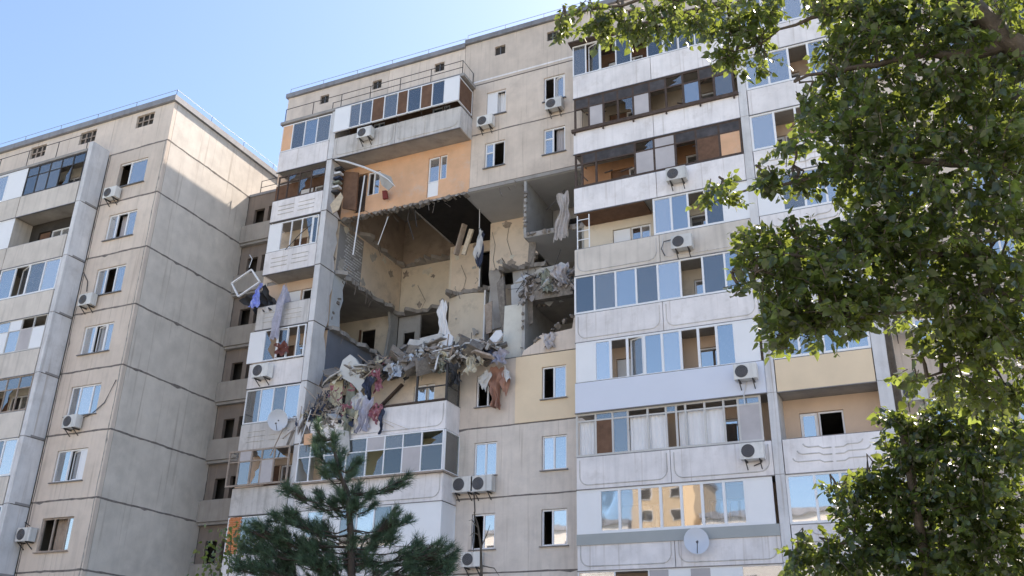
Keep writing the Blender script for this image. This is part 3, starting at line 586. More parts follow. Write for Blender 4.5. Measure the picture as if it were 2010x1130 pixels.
# loggias
LG = {}
lpm = {5: yellow}
for i in range(10):
    LG[i] = balcony(M_, 12.06, 15.24, i, pm=lpm.get(i, white), panels=1, rel='L' if i not in (5, 0, 1) else None, side=False)
    z0, z1 = J[i+1]+.0, J[i]-.2
    hs = [(12.55, 13.15, z0+.02, z0+2.1), (13.16, 14.0, z0+.85, z0+2.1)]
    MB().holed(12.03, 15.6, z0, z1, .0, .2, hs).build('wall_panel', pinkwall, M_)
    window(M_, 13.16, 14.0, z0+.85, z0+2.1, 0, 'k' if i == 6 else 'g', sill=False)
    d_ = B(12.56, 13.14, .06, .1, z0+.03, z0+2.08).build('door', pvc, M_); B(12.66, 13.04, .045, .057, z0+.9, z0+1.98).build('pane', coated, d_)
    if i != 6: glaze(LG[i], [12.09, 12.95, 13.75, 14.5, 15.2], zb_(i), zt(i), -1.13, ['kgkg', 'kkok', 'koog', 'wgkk', 'gkgg', 'ggkk', '', 'kkgk', 'gggg', 'gggg'][i], t=.08)
# farther right: wall with windows, next balconies (mostly behind the trees)
for i in range(10):
    z0, z1 = J[i+1]+.025, J[i]-.025; a, b_ = zwin(i)
    MB().holed(15.7, 21.0, z0, z1, 0, .2, [(16.6, 17.6, a, b_), (19.2, 20.2, a, b_)]).build('wall_panel', facade, M_)
    window(M_, 16.6, 17.6, a, b_, 0, 'gg'); window(M_, 19.2, 20.2, a, b_, 0, 'gg')
    MB().box(21.02, XR, 0, .2, z0, z1).build('wall_panel', facade, M_)
    bb = balcony(M_, 21.1, 26.8, i, pm=white, rel=None); glaze(bb, [21.2, 22.3, 23.4, 24.5, 25.6, 26.7], zb_(i), zt(i), -1.13, 'gkgkg')
    B(15.7, 21, .012, .19, J[i]-.0245, J[i]+.0245).build('panel_joint', joint, M_)

# ------------------------------------------------------------------ left block with the sunlit gable
XG, YF, YK = -14.07, -5.37, .62
L_ = thing('apartment_building', 'intact beige panel block at far left with a blank gable wall', 'building', (-22, 2, 0))
JL = J[1:]; XE = -40.
B(XE, XG-.21, -5.1, 11.9, .0, 27.8).build('core_wall', unlit_dark, L_) if False else None
for i in range(9):
    z0, z1 = JL[i+1]+.03, JL[i]-.03; a, b_ = JL[i+1]+.76, JL[i+1]+2.11
    MB().holed(-17.74, XG, z0, z1, YF, YF+.2, [(-16.86, -15.1, a, b_)]).build('wall_panel', facadeL, L_)
    cs, sp_ = [('og', [.42]), ('gogg'[:3], [.3, .66]), ('gog', [.33, .66]), ('gsg', [.36, .75]), ('ggg', [.3, .72]), ('gsw', [.42, .78]), ('oog', [.36, .8]), ('ggg', None), ('gg', None)][i]
    window(L_, -16.86 if i else -16.95, -15.1, a, b_, YF, cs, sp_, m=wood if i == 6 else pvc)
    MB().box(XG-.2, XG, YF+.22, YK-.0, z0, z1).build('gable_panel', gable, L_); MB().box(XG-.2, XG, YK+.02, 12, z0, z1).build('gable_panel', gable, L_)
    B(XG-.19, XG-.012, YF+.2, 11.9, JL[i]-.0295, JL[i]+.0295).build('panel_joint', joint, L_)
    B(-17.74, XG-.012, YF+.012, YF+.19, JL[i]-.0295, JL[i]+.0295).build('panel_joint', joint, L_)
    B(-39.9, XG-.22, YF+.25, 11.9, JL[i+1]-.17, JL[i+1]-.003).build('floor_slab', slabm, L_)
    B(-39.9, XG-.22, YF+4.5, YF+4.6, JL[i+1], JL[i]-.18).build('partition_wall', inner, L_)
    for x in (-17.75, -22.5, -27): B(x-.06, x+.06, YF+.25, YF+4.45, JL[i+1]+.001, JL[i]-.18).build('cross_wall', inner, L_)
B(XG-.2, XG, YF+.22, 12, JL[0]+.03, 27.88).build('gable_panel', gable, L_)
for i in range(9):
    seal(L_, (XG, YF+.05, JL[i]), (XG, YK, JL[i]), .042, (1, 0, 0)); seal(L_, (-17.7, YF, JL[i]), (XG, YF, JL[i]), .04)
    seal(L_, (XG-.1, YF, JL[i+1]), (XG-.1, YF, JL[i]), .03, (0, -1, 0), mat('grey_sealant', (.36, .33, .30), var=.4, scale=5)); seal(L_, (-17.66, YF, JL[i+1]), (-17.66, YF, JL[i]), .03, (0, -1, 0))
seal(L_, (XG, YK, JL[8]), (XG, YK, JL[0]), .05, (1, 0, 0))
for x0, x1 in ((-20.9, XG), (-27.3, -20.92), (-40, -27.32)):
    hs = [(v, v+1.12, 26.95, 27.66) for v in (-16.4, -20.2, -23.7, -29) if x0 < v < x1-1.2]
    MB().holed(x0, x1, JL[0]+.03, 27.88, YF, YF+.2, hs).build('attic_panel', facadeL, L_)
    for h in hs:
        B(h[0], h[1], YF+.13, YF+.15, h[2], h[3]).build('vent_recess', unlit_dark, L_)
        g = MB()
        for q in (.33, .67): g.box(h[0]+1.12*q-.03, h[0]+1.12*q+.03, YF+.06, YF+.11, h[2], h[3])
        g.box(h[0], h[1], YF+.065, YF+.105, h[2]+.33, h[2]+.38); g.build('vent_grille', wood, L_)
rfl = B(-40.2, XG+.12, YF-.14, 12.3, 27.9, 28.2).build('roof', rooftin, L_)
rail([(-40, YF+.05, 28.2), (XG-.05, YF+.05, 28.2), (XG-.05, 12, 28.2)], (.42,), 2.6, rfl, metal, .012)
B(-40, -39.8, YF+.25, 12, 0, 27.88).build('end_wall', gable, L_); B(-40, XG, 12.0, 12.2, 0, 27.88).build('rear_wall', gable, L_)
B(-20.6, -20.25, YF+.3, YF+.6, 28.2, 28.5).build('vent_stack', rooftin, rfl); B(-26.4, -25.9, YF+.3, YF+.6, 28.2, 28.5).build('vent_stack', rooftin, rfl)
# fin and balconies
FYF = -6.38
fx0, fx1 = -18.06, -17.8
for i in range(9):
    z0 = JL[i+1]-.17 if i < 8 else 0; z1 = JL[i]-.20 if i else JL[0]+.25
    B(fx0, fx1, FYF, YF+.0, z0, z1).build('pillar', finm, L_); B(fx0+.12, fx1+.012, FYF+.12, YF-.0, z0-.03, z0-.0005).build('panel_joint', joint, L_)
    B(fx0+.03, fx1+.02, FYF+.3, YF-.02, z0+.0, z0+.09).build('slab_edge', mat('grey_mortar', (.30, .29, .29)), L_)
bx = [(-22.05, -18.12), (-27.0, -22.07)]
ltypes = [(['dark', 'wk'], ), ]
for i in range(9):
    for n, (x0, x1) in enumerate(bx):
        b = balcony(L_, x0, x1, i, yf=FYF, yb=YF, pm=creamp if True else white, panels=1, rel=None, side=False, J=JL)
        zf = JL[i+1]; MB().holed(x0, x1, zf, JL[i]-.2, YF, YF+.2, [(x0+.6, x0+1.4, zf+.02, zf+2.1), (x0+1.42, x0+2.7, zf+.85, zf+2.1)]).build('wall_panel', cream2 if i != 1 else unlit_dark, L_)  # open balcony's back wall is near-black, its shade put into the colour
        window(L_, x0+1.42, x0+2.7, zf+.85, zf+2.1, YF, 'gg', sill=False); B(x0+.62, x0+1.38, YF+.08, YF+.12, zf+.03, zf+2.08).build('door', brown if i != 3 else pvc, L_)
        za, zz = zf+.965, JL[i]-.23
        div = lambda k: [x0+.03+(x1-x0-.06)*q/k for q in range(k+1)]
        if n == 0:
            if i == 0: glaze(b, div(5), za, zz, FYF+.02, ['gg', 'gg', 'gg', 'bg', 'og'], darkmetal, t=.05, transom=.66)
            elif i == 2: glaze(b, div(4), za, zz, FYF+.02, 'ksgk', t=.07)
            elif i == 3: glaze(b, div(5), za, zz, FYF+.02, ['ww', 'wk', 'kw', 'yo', 'wo'], mat('grey_white_wood', (.62, .60, .58)), t=.05, transom=.66)
            elif i == 4: glaze(b, div(5), za, zz, FYF+.02, ['gy', 'bg', 'og', 'bg', 'og'], wood, t=.06, transom=.64)
            elif i == 5: glaze(b, div(5), za, zz, FYF+.02, 'gkogk', t=.08)
            elif i != 1: glaze(b, div(5), za, zz, FYF+.02, 'gkgkg', t=.08)
        else:
            if i in (0, 1): glaze(b, [x0+.03, x0+1, x0+1.9, x0+2.7, x0+3.6, x1-.03], za, zz, FYF+.02, 'gkkkw' if i == 0 else 'gkgkw', t=.08)
            elif i != 2: glaze(b, div(5), za, zz, FYF+.02, 'gkgkw', t=.08)
    B(-22.065, -22.055, FYF+.03, YF, JL[i+1]-.1, JL[i]-.22).build('cross_wall', creamp, L_)
B(-27.0, -18.12, FYF, YF-.01, JL[0]-.2, JL[0]-.06).build('balcony_roof', slabm, L_)
rail([(-26.5, FYF+.08, JL[0]-.05), (-18.3, FYF+.08, JL[0]-.05)], (.95,), 1.9, L_)
MB().holed(-40, -27.02, 0, JL[0]-.03, YF, YF+.2, []).build('wall_panel', facadeL, L_)

# ------------------------------------------------------------------ connecting stair block between the two
K_ = thing('stair_block', 'narrow recessed stair block with small open landings between the two buildings', 'building', (-12.9, 3, 0))
stairm = mat('stair_plaster', (.25, .205, .175), streak=.25, dirt=((.2, .17, .15), 1, .5)); lanm = mat('landing_parapet', (.37, .335, .30), streak=.2)
for i in range(9):
    z0, z1 = JL[i+1], JL[i]
    MB().holed(XG+.01, XL-.01, z0+.02, z1-.02, YK, YK+.18, [(-13.6, -12.95, z0+.95, z0+1.95), (-12.7, -12.1, z0+.1, z0+2.0)]).build('wall_panel', stairm, K_)
    B(XG+.02, XL-.02, YK+.6, YK+.65, z0, z1).build('partition_wall', unlit_dark, K_)
    B(XG+.015, XL-.015, YK-.02, YK+.17, z0-.0195, z0+.0195).build('panel_joint', joint, K_)
    if i < 8 : 
        B(XG+.03, XL-.2, YK-.32, YK-.24, z0-.05, z0+.92).build('landing_parapet', lanm, K_); B(XG+.04, XL-.2, YK-.24, YK-.021, z0-.18, z0-.06).build('landing_slab', slabm, K_)
B(XG+.01, XL-.01, YK-.05, 11.5, JL[0]-.015, JL[0]+.12).build('roof', rooftin, K_)
rail([(-13.5, YK+.1, JL[0]+.1), (-12.0, YK+.1, JL[0]+.1)], (.8, .42), 1.4, K_)

# ------------------------------------------------------------------ air conditioners and dishes
def ac(u, v, y, label, w=.8, h=.55, d=.32, tilt=0, fan=-1, turn=0):
    c = at(u, v, y-d); x, z = float(c[0]), float(c[2]); t = thing('air_conditioner', label, 'air conditioner', (x, y, z-h/2-.1), 'air conditioner units on the facades')
    y1 = y-.08; y0 = y1-d
    B(x-w/2, x+w/2, y0, y1, z-h/2, z+h/2).build('casing', acm, t)
    cx = x+fan*w*.15; rr = h*.40; g = MB()
    for r_ in (rr, rr*.75, rr*.5, rr*.25):
        g.tube([(cx+r_*math.cos(a), y0-.012, z+r_*math.sin(a)) for a in [2*math.pi*k/20 for k in range(21)]], .008, 4)
    g.build('fan_grille', metal, t)
    MB().tube([(cx, y0-.004, z), (cx, y0+.01, z)], rr*1.02, 20).build('fan', acg, t)
    for sx in (-.3, .3):
        q = MB().bar((x+sx*w, y-.0, z-h/2-.03), (x+sx*w, y0+.0, z-h/2-.03), .04, .05).bar((x+sx*w, y-.02, z-h/2-.28), (x+sx*w, y0+.05, z-h/2-.04), .03); q.build('bracket', darkmetal, t)
    if tilt: t.rotation_euler = (0, tilt, 0)
    return t
for u, v, y, l in ((217, 378, YF, 'air conditioner below the top window of the left block'), (169, 588, YF, 'air conditioner on the left block beside its third window from the top'), (139, 827, YF, 'air conditioner under the fifth window of the left block, with drooping cable'), (48, 1049, YF, 'lowest air conditioner on the left block, beside the wooden window'),
                   (716, 260, -1.15, 'air conditioner on the worn parapet of the top wide balcony'), (952, 237, 0, 'white air conditioner under the half white top floor window'), (1087, 203, 0, 'air conditioner under the open sash of the top right window'),
                   (1327, 341, -1.15, 'air conditioner on white parapet of the orange walled burnt balcony'), (1338, 474, -1.15, 'air conditioner with hose on the cream parapet of the half open balcony'), (1463, 729, -1.24, 'air conditioner on the smooth blue grey balcony cladding'), (1476, 885, -1.15, 'air conditioner at the corner of the balcony with white curtains'),
                   (908, 951, 0, 'left one of two air conditioners side by side under a window'), (946, 949, 0, 'right one of two air conditioners side by side under a window'), (925, 1098, 0, 'lowest air conditioner on the central facade, behind the pine'), (1772, 636, -.4, 'air conditioner right of the far pillar, among tree leaves'), (1795, 770, -.4, 'air conditioner on the right wall, half hidden by twigs')):
    ac(u, v, y, l, w=.9 if u in (908, 946) else .78, h=.6 if u in (908, 946) else .54)
ac(512, 727, -1.15, 'grey boxy air conditioner under the narrow loggia with cloth hanging above', w=.85, h=.62, d=.38)
def dish(u, v, y, r_, label, aim):
    c = Vector(at(u, v, y)); t = thing('satellite_dish', label, 'satellite dish', c); g = MB(); n = 20; a = Vector(aim).normalized(); e1 = a.cross(Vector((0, 0, 1))).normalized(); e2 = e1.cross(a)
    g.v.append(tuple(c-a*.12*r_/.45))
    for k in (1, 2, 3):
        q = k/3
        for j in range(n): th = 2*math.pi*j/n; g.v.append(tuple(c+(e1*math.cos(th)+e2*math.sin(th)*1.08)*r_*q-a*(.12*r_/.45)*(1-q*q)))
    g.f += [(0, 1+j, 1+(j+1) % n) for j in range(n)]
    for k in (0, 1): g.f += [(1+k*n+j, 1+(k+1)*n+j, 1+(k+1)*n+(j+1) % n, 1+k*n+(j+1) % n) for j in range(n)]
    g.build('reflector', dishm, t, smooth=True)
    f = c+a*r_*.75-e2*r_*.35; MB().tube([c-e2*r_*1.0, f], .014, 5).build('feed_arm', darkmetal, t); MB().tube([f-a*.05, f+a*.06], .035, 8).build('receiver', acg, t)
    MB().tube([c-a*.1, c+Vector((0, .25, -.1)), c+Vector((0, .4, -.25))], .022, 6).build('mount', darkmetal, t)
dish(545, 824, -1.55, .43, 'round pale satellite dish below the narrow loggia windows on the left', (.45, -.85, -.25))
dish(1367, 1061, -1.55, .41, 'large pale satellite dish on the lowest right balcony flashing', (.3, -.9, .15))

# ------------------------------------------------------------------ curtains
def cloth(name, quad, y, m, label, cat, folds=5, amp=.06, ny=14, nx=28, sag=0., rag=0., group=None, dy=0.):
    """hanging fabric: quad of photo points TL, TR, BR, BL on plane y"""
    P = [at(u, v, y) for u, v in quad]; g = MB(); ph = random.uniform(0, 6)
    for j in range(ny+1):
        q = j/ny
        for i in range(nx+1):
            s = i/nx; a = P[0]*(1-s)+P[1]*s; b = P[3]*(1-s)+P[2]*s; p = a*(1-q)+b*q
            k = (.35+.65*q)*amp*math.sin(ph+folds*2*math.pi*s+1.1*math.sin(3*q+ph)+.6*math.sin(7*s))
            z = p[2]-sag*math.sin(math.pi*s)*(1-q)-(rag*abs(math.sin(9*s+ph))*random.uniform(.4, 1) if j == ny else 0)
            if rag:                                       # torn, crumpled outline
                e = (s-.5)*2; tw = .22*math.sin(2.7*q+ph)+.12*math.sin(8*q+2*ph); wd = min(.32, np.linalg.norm(P[1]-P[0]))
                p = p+np.array([wd*(tw+e*(.18*math.sin(6.1*q+ph*1.7)+.10*math.sin(15*q+ph))), 0, 0]); z += .05*math.sin(11*s+5*q+ph)+.03*math.sin(23*s+ph); k += .5*amp*math.sin(9*q+6*s+ph)+.35*amp*math.sin(17*q-8*s)
            g.v.append((p[0]+.35*amp*math.sin(5*q+ph+4*s), p[1]+k+dy*q+.5*amp*math.sin(4.3*q+ph), z))
    for j in range(ny):
        for i in range(nx): a = j*(nx+1)+i; g.f.append((a, a+1, a+nx+2, a+nx+1))
    return tag(g.build(name, m, None, smooth=True), label, cat, group)
def wcurt(x0, x1, z0, z1, y, m, label, folds=7):
    g = MB(); nx, ny = 30, 3; ph = random.uniform(0, 6)
    for j in range(ny+1):
        for i in range(nx+1): s = i/nx; g.v.append((x0+(x1-x0)*s, y+.03*math.sin(ph+folds*6.283*s), z1-(z1-z0)*j/ny))
    for j in range(ny):
        for i in range(nx): a = j*(nx+1)+i; g.f.append((a, a+1, a+nx+2, a+nx+1))
    tag(g.build('curtain', m, None, smooth=True), label, 'curtain', 'curtains behind windows')
for a, b_, l in ((0, 1, 'narrow gathered white curtain at the left end of the curtained right balcony'), (3, 5, 'pair of white curtains in the left middle of the curtained right balcony'), (6, 9, 'wide white curtain right of the dark gap on the curtained right balcony'), (10, 11, 'last curtain at the right end of the curtained right balcony')):
    wcurt(X6[a]+.06, X6[b_]-.05, zb_(6)-.1, zt(6)-.25, -1.0, curt, l, 8 if b_-a > 1 else 4)
for k, l in ((0, 'pale curtain behind left pane of the long glazed right balcony'), (3, 'pale curtain behind middle pane of the long glazed right balcony')): wcurt(X4[k]+.1, X4[k+1]-.1, zb_(4), zt(4)-.1, -.7, lace, l)
for i, wx, m, l in ((0, W1, curt, 'white blind behind the left top floor facade window'), (1, W2, lace, 'grey curtain behind the right facade window just above the hole'), (6, W1, curt, 'white curtain in window above the twin air conditioners'), (6, W2, curt, 'white curtain in right window below the yellow panel'), (7, W2, lace, 'grey curtain in lowest visible right facade window')):
    a, b_ = zwin(i); wcurt(wx[0]+.5 if i in (1, 7) else wx[0], wx[1], a, b_, .3, m, l, 5)
for i, m, l in ((1, lace, 'grey curtain in the second window of the left block'), (3, lace, 'grey curtain in the fourth window of the left block'), (6, brownwall, 'dark curtain in the wooden window of the left block'), (0, lace, 'curtain in the top window of the left block')):
    wcurt(-16.3, -15.3, JL[i+1]+.76, JL[i+1]+2.1, YF+.35, m, l)

# ------------------------------------------------------------------ debris of the fallen floors
def chunk(poly, y, t, m, label, cat='slab', name='concrete_slab', rx=0, rz=0, grp=None):
    p = [at(u, v, y) for u, v in poly]; c = sum(p)/len(p); g = MB().prism([(q[0], q[2]) for q in p][::-1], y, y+t).tilt(tuple(c), rx=rx, rz=rz)
    return tag(g.build(name, m, None), label, cat, grp)
def stick(a, b, ya, yb, w, m, label, cat='plank', name='plank', h=None, grp='broken planks and laths'):
    g = MB().bar(tuple(at(*a, ya)), tuple(at(*b, yb)), w, h or w*.5); return tag(g.build(name, m, None), label, cat, grp)
def wire(pts, y, r_, m, label, cat='cable', name='cable', grp='dangling cables'):
    g = MB().tube([tuple(at(u, v, y if not isinstance(y, (list, tuple)) else y[k])) for k, (u, v) in enumerate(pts)], r_, 5); return tag(g.build(name, m, None), label, cat, grp)
conc = mat('broken_concrete', (.52, .51, .50), var=.18, scale=3, bump=.6, bscale=14, dirt=((.3, .28, .26), 3, .5))
dconc = mat('dark_rubble', (.22, .195, .175), var=.35, scale=6, bump=.6, bscale=20, dirt=((.42, .38, .34), 4, .7))
insul = mat('mineral_wool', (.62, .57, .42), var=.2, scale=8, bump=.8, bscale=25)
lath = mat('raw_lath', (.58, .48, .36), var=.2, scale=8)
whitep = mat('white_paint_board', (.70, .70, .72), var=.08)
ragb = mat('pale_blue_rag', (.50, .56, .66), var=.2, scale=6); ragd = mat('navy_rag', (.05, .06, .10), var=.3, scale=6); ragp = mat('pink_floral_rag', (.34, .13, .16), var=.3, scale=9, dirt=((.55, .46, .45), 9, .9))
ragl = mat('lilac_rag', (.42, .41, .49), var=.2, scale=6); ragc = mat('cream_rag', (.60, .56, .46), var=.2, scale=6); ragbr = mat('brown_blanket', (.36, .20, .15), var=.15, scale=3); ragg = mat('grey_green_rag', (.26, .27, .22), var=.25, scale=6); ragw = mat('white_rag', (.60, .59, .59), var=.1, scale=4); ragk = mat('charcoal_rag', (.06, .06, .065), var=.3, scale=5); ragv = mat('blue_print_rag', (.25, .30, .72), var=.3, scale=9, dirt=((.8, .8, .9), 8, .8))
def rubble(name, label, n, gen, m, smin, smax, parent=None):
    g = MB()
    for _ in range(n):
        p = Vector(gen()); s = random.uniform(smin, smax)*random.choice((.6, 1, 1, 1.6)); i = len(g.v)
        ax_ = Matrix.Rotation(random.uniform(0, 6.28), 4, (random.uniform(-1, 1), random.uniform(-1, 1), random.uniform(-1, 1.01)))
        k = Vector((random.uniform(.6, 2.2), random.uniform(.6, 1.4), random.uniform(.25, .8)))
        for c in ((-1, -1, -1), (1, -1, -1), (1, 1, -1), (-1, 1, -1), (-1, -1, 1), (1, -1, 1), (1, 1, 1), (-1, 1, 1)):
            v = Vector([c[q]*k[q]*s/2*random.uniform(.65, 1.15) for q in range(3)]); g.v.append(tuple(p+ax_ @ v))
        g.f += [(i, i+3, i+2, i+1), (i+4, i+5, i+6, i+7), (i, i+1, i+5, i+4), (i+1, i+2, i+6, i+5), (i+2, i+3, i+7, i+6), (i+3, i, i+4, i+7)]
    o = g.build(name, m, parent, kind='stuff'); tag(o, label, 'rubble'); return o
U = random.uniform
def heap():
    x = U(-6.6, 1.0); y = U(-1.0, 3.4); e = max(0, 1-abs(x+1.9)/4.8); return (x, y, J[5]+.02+U(0, .15+.85*e)*(1 if y < 1.5 else .9)-(.5*max(0, -.2-y)))
rubble('rubble', 'heap of grey concrete rubble along the broken floor edge in the hole', 620, heap, dconc, .10, .42)
def frags(label, n, gen, m, smin, smax, flat=.5):               # broken plates of slab, plaster and board
    g = MB()
    for _ in range(n):
        p = Vector(gen()); r_ = random.uniform(smin, smax); k = random.randint(5, 7); a0 = random.uniform(0, 6); t = random.uniform(.05, .13); q = MB()
        q.prismz([(p.x+r_*random.uniform(.55, 1.1)*math.cos(a0+6.283*j/k)*1.5, p.y+r_*random.uniform(.55, 1.1)*math.sin(a0+6.283*j/k)*.8) for j in range(k)], p.z, p.z+t); q.tilt(tuple(p), rx=random.uniform(-flat, flat)+.25, ry=random.uniform(-flat, flat), rz=random.uniform(-.8, .8))
        i = len(g.v); g.v += q.v; g.f += [tuple(v+i for v in f) for f in q.f]
    tag(g.build('slab_fragments', m, None, kind='stuff'), label, 'rubble')
heapf = lambda: (lambda p: (p[0], min(p[1], 1.2)-.15, p[2]+.05))(heap())
frags('grey broken slab plates piled along the edge of the hole', 60, heapf, conc, .15, .42); frags('dark dusty broken plates in the heap', 46, heapf, dconc, .15, .4, .8); frags('beige plaster plates in the heap', 22, heapf, insul, .12, .3, .8); frags('brownish broken boards in the heap', 26, heapf, wood, .2, .5, .9); frags('large broken slab pieces on top of the heap', 16, heapf, conc, .35, .62, .5); frags('large dark broken slab pieces in the heap', 14, heapf, dconc, .35, .65, .6)
def heap2():
    x = U(-7.9, -5.2); y = U(-1.1, -.1); return (x, y, J[6]+U(0, 1)*max(.2, 1.9-1.0*abs(x+7.0)))
frags('large plates leaning in the left debris pile', 8, heap2, dconc, .35, .6, 1.3)
frags('grey plates leaning in the left debris pile', 22, lambda: (lambda p: (p[0], p[1]-.1, p[2]))(heap2()), conc, .15, .38, 1.2); frags('dark plates leaning in the left debris pile', 22, heap2, dconc, .15, .4, 1.2); frags('yellowish insulation plates in the left debris pile', 12, heap2, insul, .2, .45, 1.4)
frags('grey plates jammed at the crushed right edge of the hole', 26, lambda: (U(1.9, 4.7), U(-.2, 1.2), J[4]+U(-.1, .75)), conc, .15, .45, 1.1)
rubble('rubble', 'rubble piled on the broken balcony below the leaning grey slab', 260, heap2, dconc, .08, .30)
rubble('rubble', 'crushed rubble hanging over the kitchen floor at the right of the hole', 170, lambda: (U(1.9, 4.7), U(-.15, 1.6), J[4]+U(-.15, .12)+.75*random.random()**2), dconc, .08, .26)
rubble('rubble', 'small light plaster fragments scattered over the debris heap', 420, lambda: (lambda p: (p[0], p[1]-.1, p[2]+.12))(heap()), conc, .05, .14)
SL = 'broken slabs and boards of the debris'
chunk([(664, 738), (676, 708), (690, 697), (700, 705), (711, 728), (713, 752), (702, 768), (690, 752), (678, 745)], -1.0, .16, mat('pale_grey_slab', (.60, .61, .61), var=.06), 'large pale grey slab leaning at the left end of the debris', rx=.15, rz=.1, grp=SL)
chunk([(858, 680), (866, 662), (880, 651), (889, 660), (887, 678), (872, 684)], -.6, .08, whitep, 'small bright white board lying on top of the heap', 'board', 'board', rx=-.2, grp=SL)
chunk([(938, 688), (952, 676), (972, 647), (982, 646), (986, 656), (966, 684), (948, 692)], -.5, .10, whitep, 'long tilted white board at the right end of the heap', 'board', 'board', rx=-.15, grp=SL)
chunk([(799, 676), (804, 665), (832, 668), (829, 679)], .2, .4, conc, 'thick concrete fragment at the left of the heap top', grp=SL)
chunk([(823, 664), (866, 653), (872, 662), (868, 668), (828, 674)], .3, .5, conc, 'flat concrete fragment poking over the heap beside the curtain', grp=SL)
chunk([(716, 730), (756, 700), (764, 704), (742, 722), (722, 738)], -.3, .3, brickred, 'reddish broken wall fragment above the pink rags', 'wall fragment', 'wall_fragment', grp=SL)
chunk([(600, 828), (676, 822), (678, 848), (660, 862), (612, 856)], -1.17, .09, white, 'remnant of the white balcony parapet under the debris', 'parapet', 'parapet_fragment', grp=SL)
chunk([(660, 842), (684, 846), (686, 884), (668, 900), (658, 872)], -1.35, .07, conc, 'grey white sheet dangling below the broken balcony', 'sheet', 'board', grp=SL)
chunk([(597, 852), (612, 850), (613, 872), (596, 873)], -1.4, .05, orange, 'small orange board stuck below the broken balcony', 'board', 'board', grp=SL)
chunk([(642, 800), (655, 728), (672, 742), (668, 800)], -.75, .12, insul, 'yellowish mineral wool slab standing in the left debris', 'insulation', 'insulation', rz=.3, grp=SL)
chunk([(672, 806), (684, 740), (696, 752), (700, 800)], -.65, .1, ragg, 'grey green panel standing in the left debris', 'panel', 'board', rz=-.2, grp=SL)
chunk([(1036, 545), (1062, 528), (1100, 520), (1118, 530), (1112, 556), (1060, 560)], .5, .2, conc, 'crushed slab lump sagging at the right edge of the hole', rx=.5, grp=SL)
chunk([(1048, 560), (1118, 552), (1124, 576), (1050, 588)], -.1, .5, dconc, 'broken floor edge above the kitchen opening on the right', rx=.15, grp=SL)
chunk([(1072, 540), (1100, 512), (1112, 518), (1096, 545)], -.05, .18, conc, 'upright concrete shard at the right edge of the hole', rx=-.2, grp=SL)
# planks, laths, pipes
for a, b, ya, yb, w, m, l in (((880, 704), (978, 664), -.7, -.4, .10, dconc, 'long grey beam on the right half of the heap'), ((862, 696), (948, 666), -.5, .2, .09, dconc, 'second grey beam beside the longest one on the heap'), ((905, 690), (965, 672), -.8, -.3, .07, wood, 'weathered board among beams on the heap'),
    ((850, 690), (902, 678), -1.0, -.9, .07, whitep, 'white strip lying across the heap front'), ((854, 725), (862, 690), -1.05, -1.0, .07, whitep, 'white strip hanging down from the heap middle'), ((824, 745), (837, 720), -.9, -.9, .05, lath, 'short pale stick dangling left of the heap middle'), ((818, 735), (820, 715), -.9, -.9, .05, lath, 'short upright pale stick dangling beside another'),
    ((748, 797), (790, 754), -.25, -.2, .17, darkwood, 'dark brown beam leaning on the wall behind the broken balcony'), ((606, 826), (640, 786), -1.2, -1.0, .05, lath, 'thin lath at the lower left of the debris'), ((618, 812), (656, 766), -1.15, -1.0, .05, lath, 'thin lath sloping over the left debris'), ((612, 800), (640, 815), -1.2, -1.1, .05, lath, 'thin crossing lath at the left debris'), ((640, 770), (652, 745), -1.1, -.9, .04, lath, 'lath tip sticking out of the left debris'),
    ((712, 744), (762, 698), -1.15, -.7, .06, lath, 'pale lath running up over the pink rags'), ((724, 738), (768, 700), -1.1, -.7, .05, ragp, 'pink painted lath beside the pale one'), ((740, 822), (772, 838), -1.25, -1.25, .04, lath, 'thin lath hanging under the balcony parapet'), ((800, 842), (740, 818), -1.3, -1.25, .03, lath, 'long thin lath crossing the parapet below the rags'),
    ((716, 344), (693, 500), -1.0, -.95, .06, whitep, 'long white pole hanging in front of the hole'), ((800, 715), (868, 703), -.75, -.7, .05, lath, 'yellowish batten under the heap edge'), ((780, 722), (805, 713), -.8, -.8, .1, mat('red_board', (.42, .06, .05)), 'short red board under the heap edge'),
    ((1033, 540), (1050, 490), .4, .3, .03, dconc, 'bent steel rod at the right of the hole'), ((585, 880), (612, 800), -1.5, -1.2, .035, whitep, 'thin white pipe leaning from balcony to the left debris'), ((530, 895), (556, 840), -1.6, -1.55, .05, wood, 'wooden pole below the satellite dish'), ((910, 500), (926, 450), 2.0, 2.0, .22, lath, 'wide yellowish board hanging in the dark corner of the hole'), ((895, 500), (912, 440), 2.4, 2.2, .25, wood, 'grey wide board hanging beside the yellowish one')):
    stick(a, b, ya, yb, w, m, l)
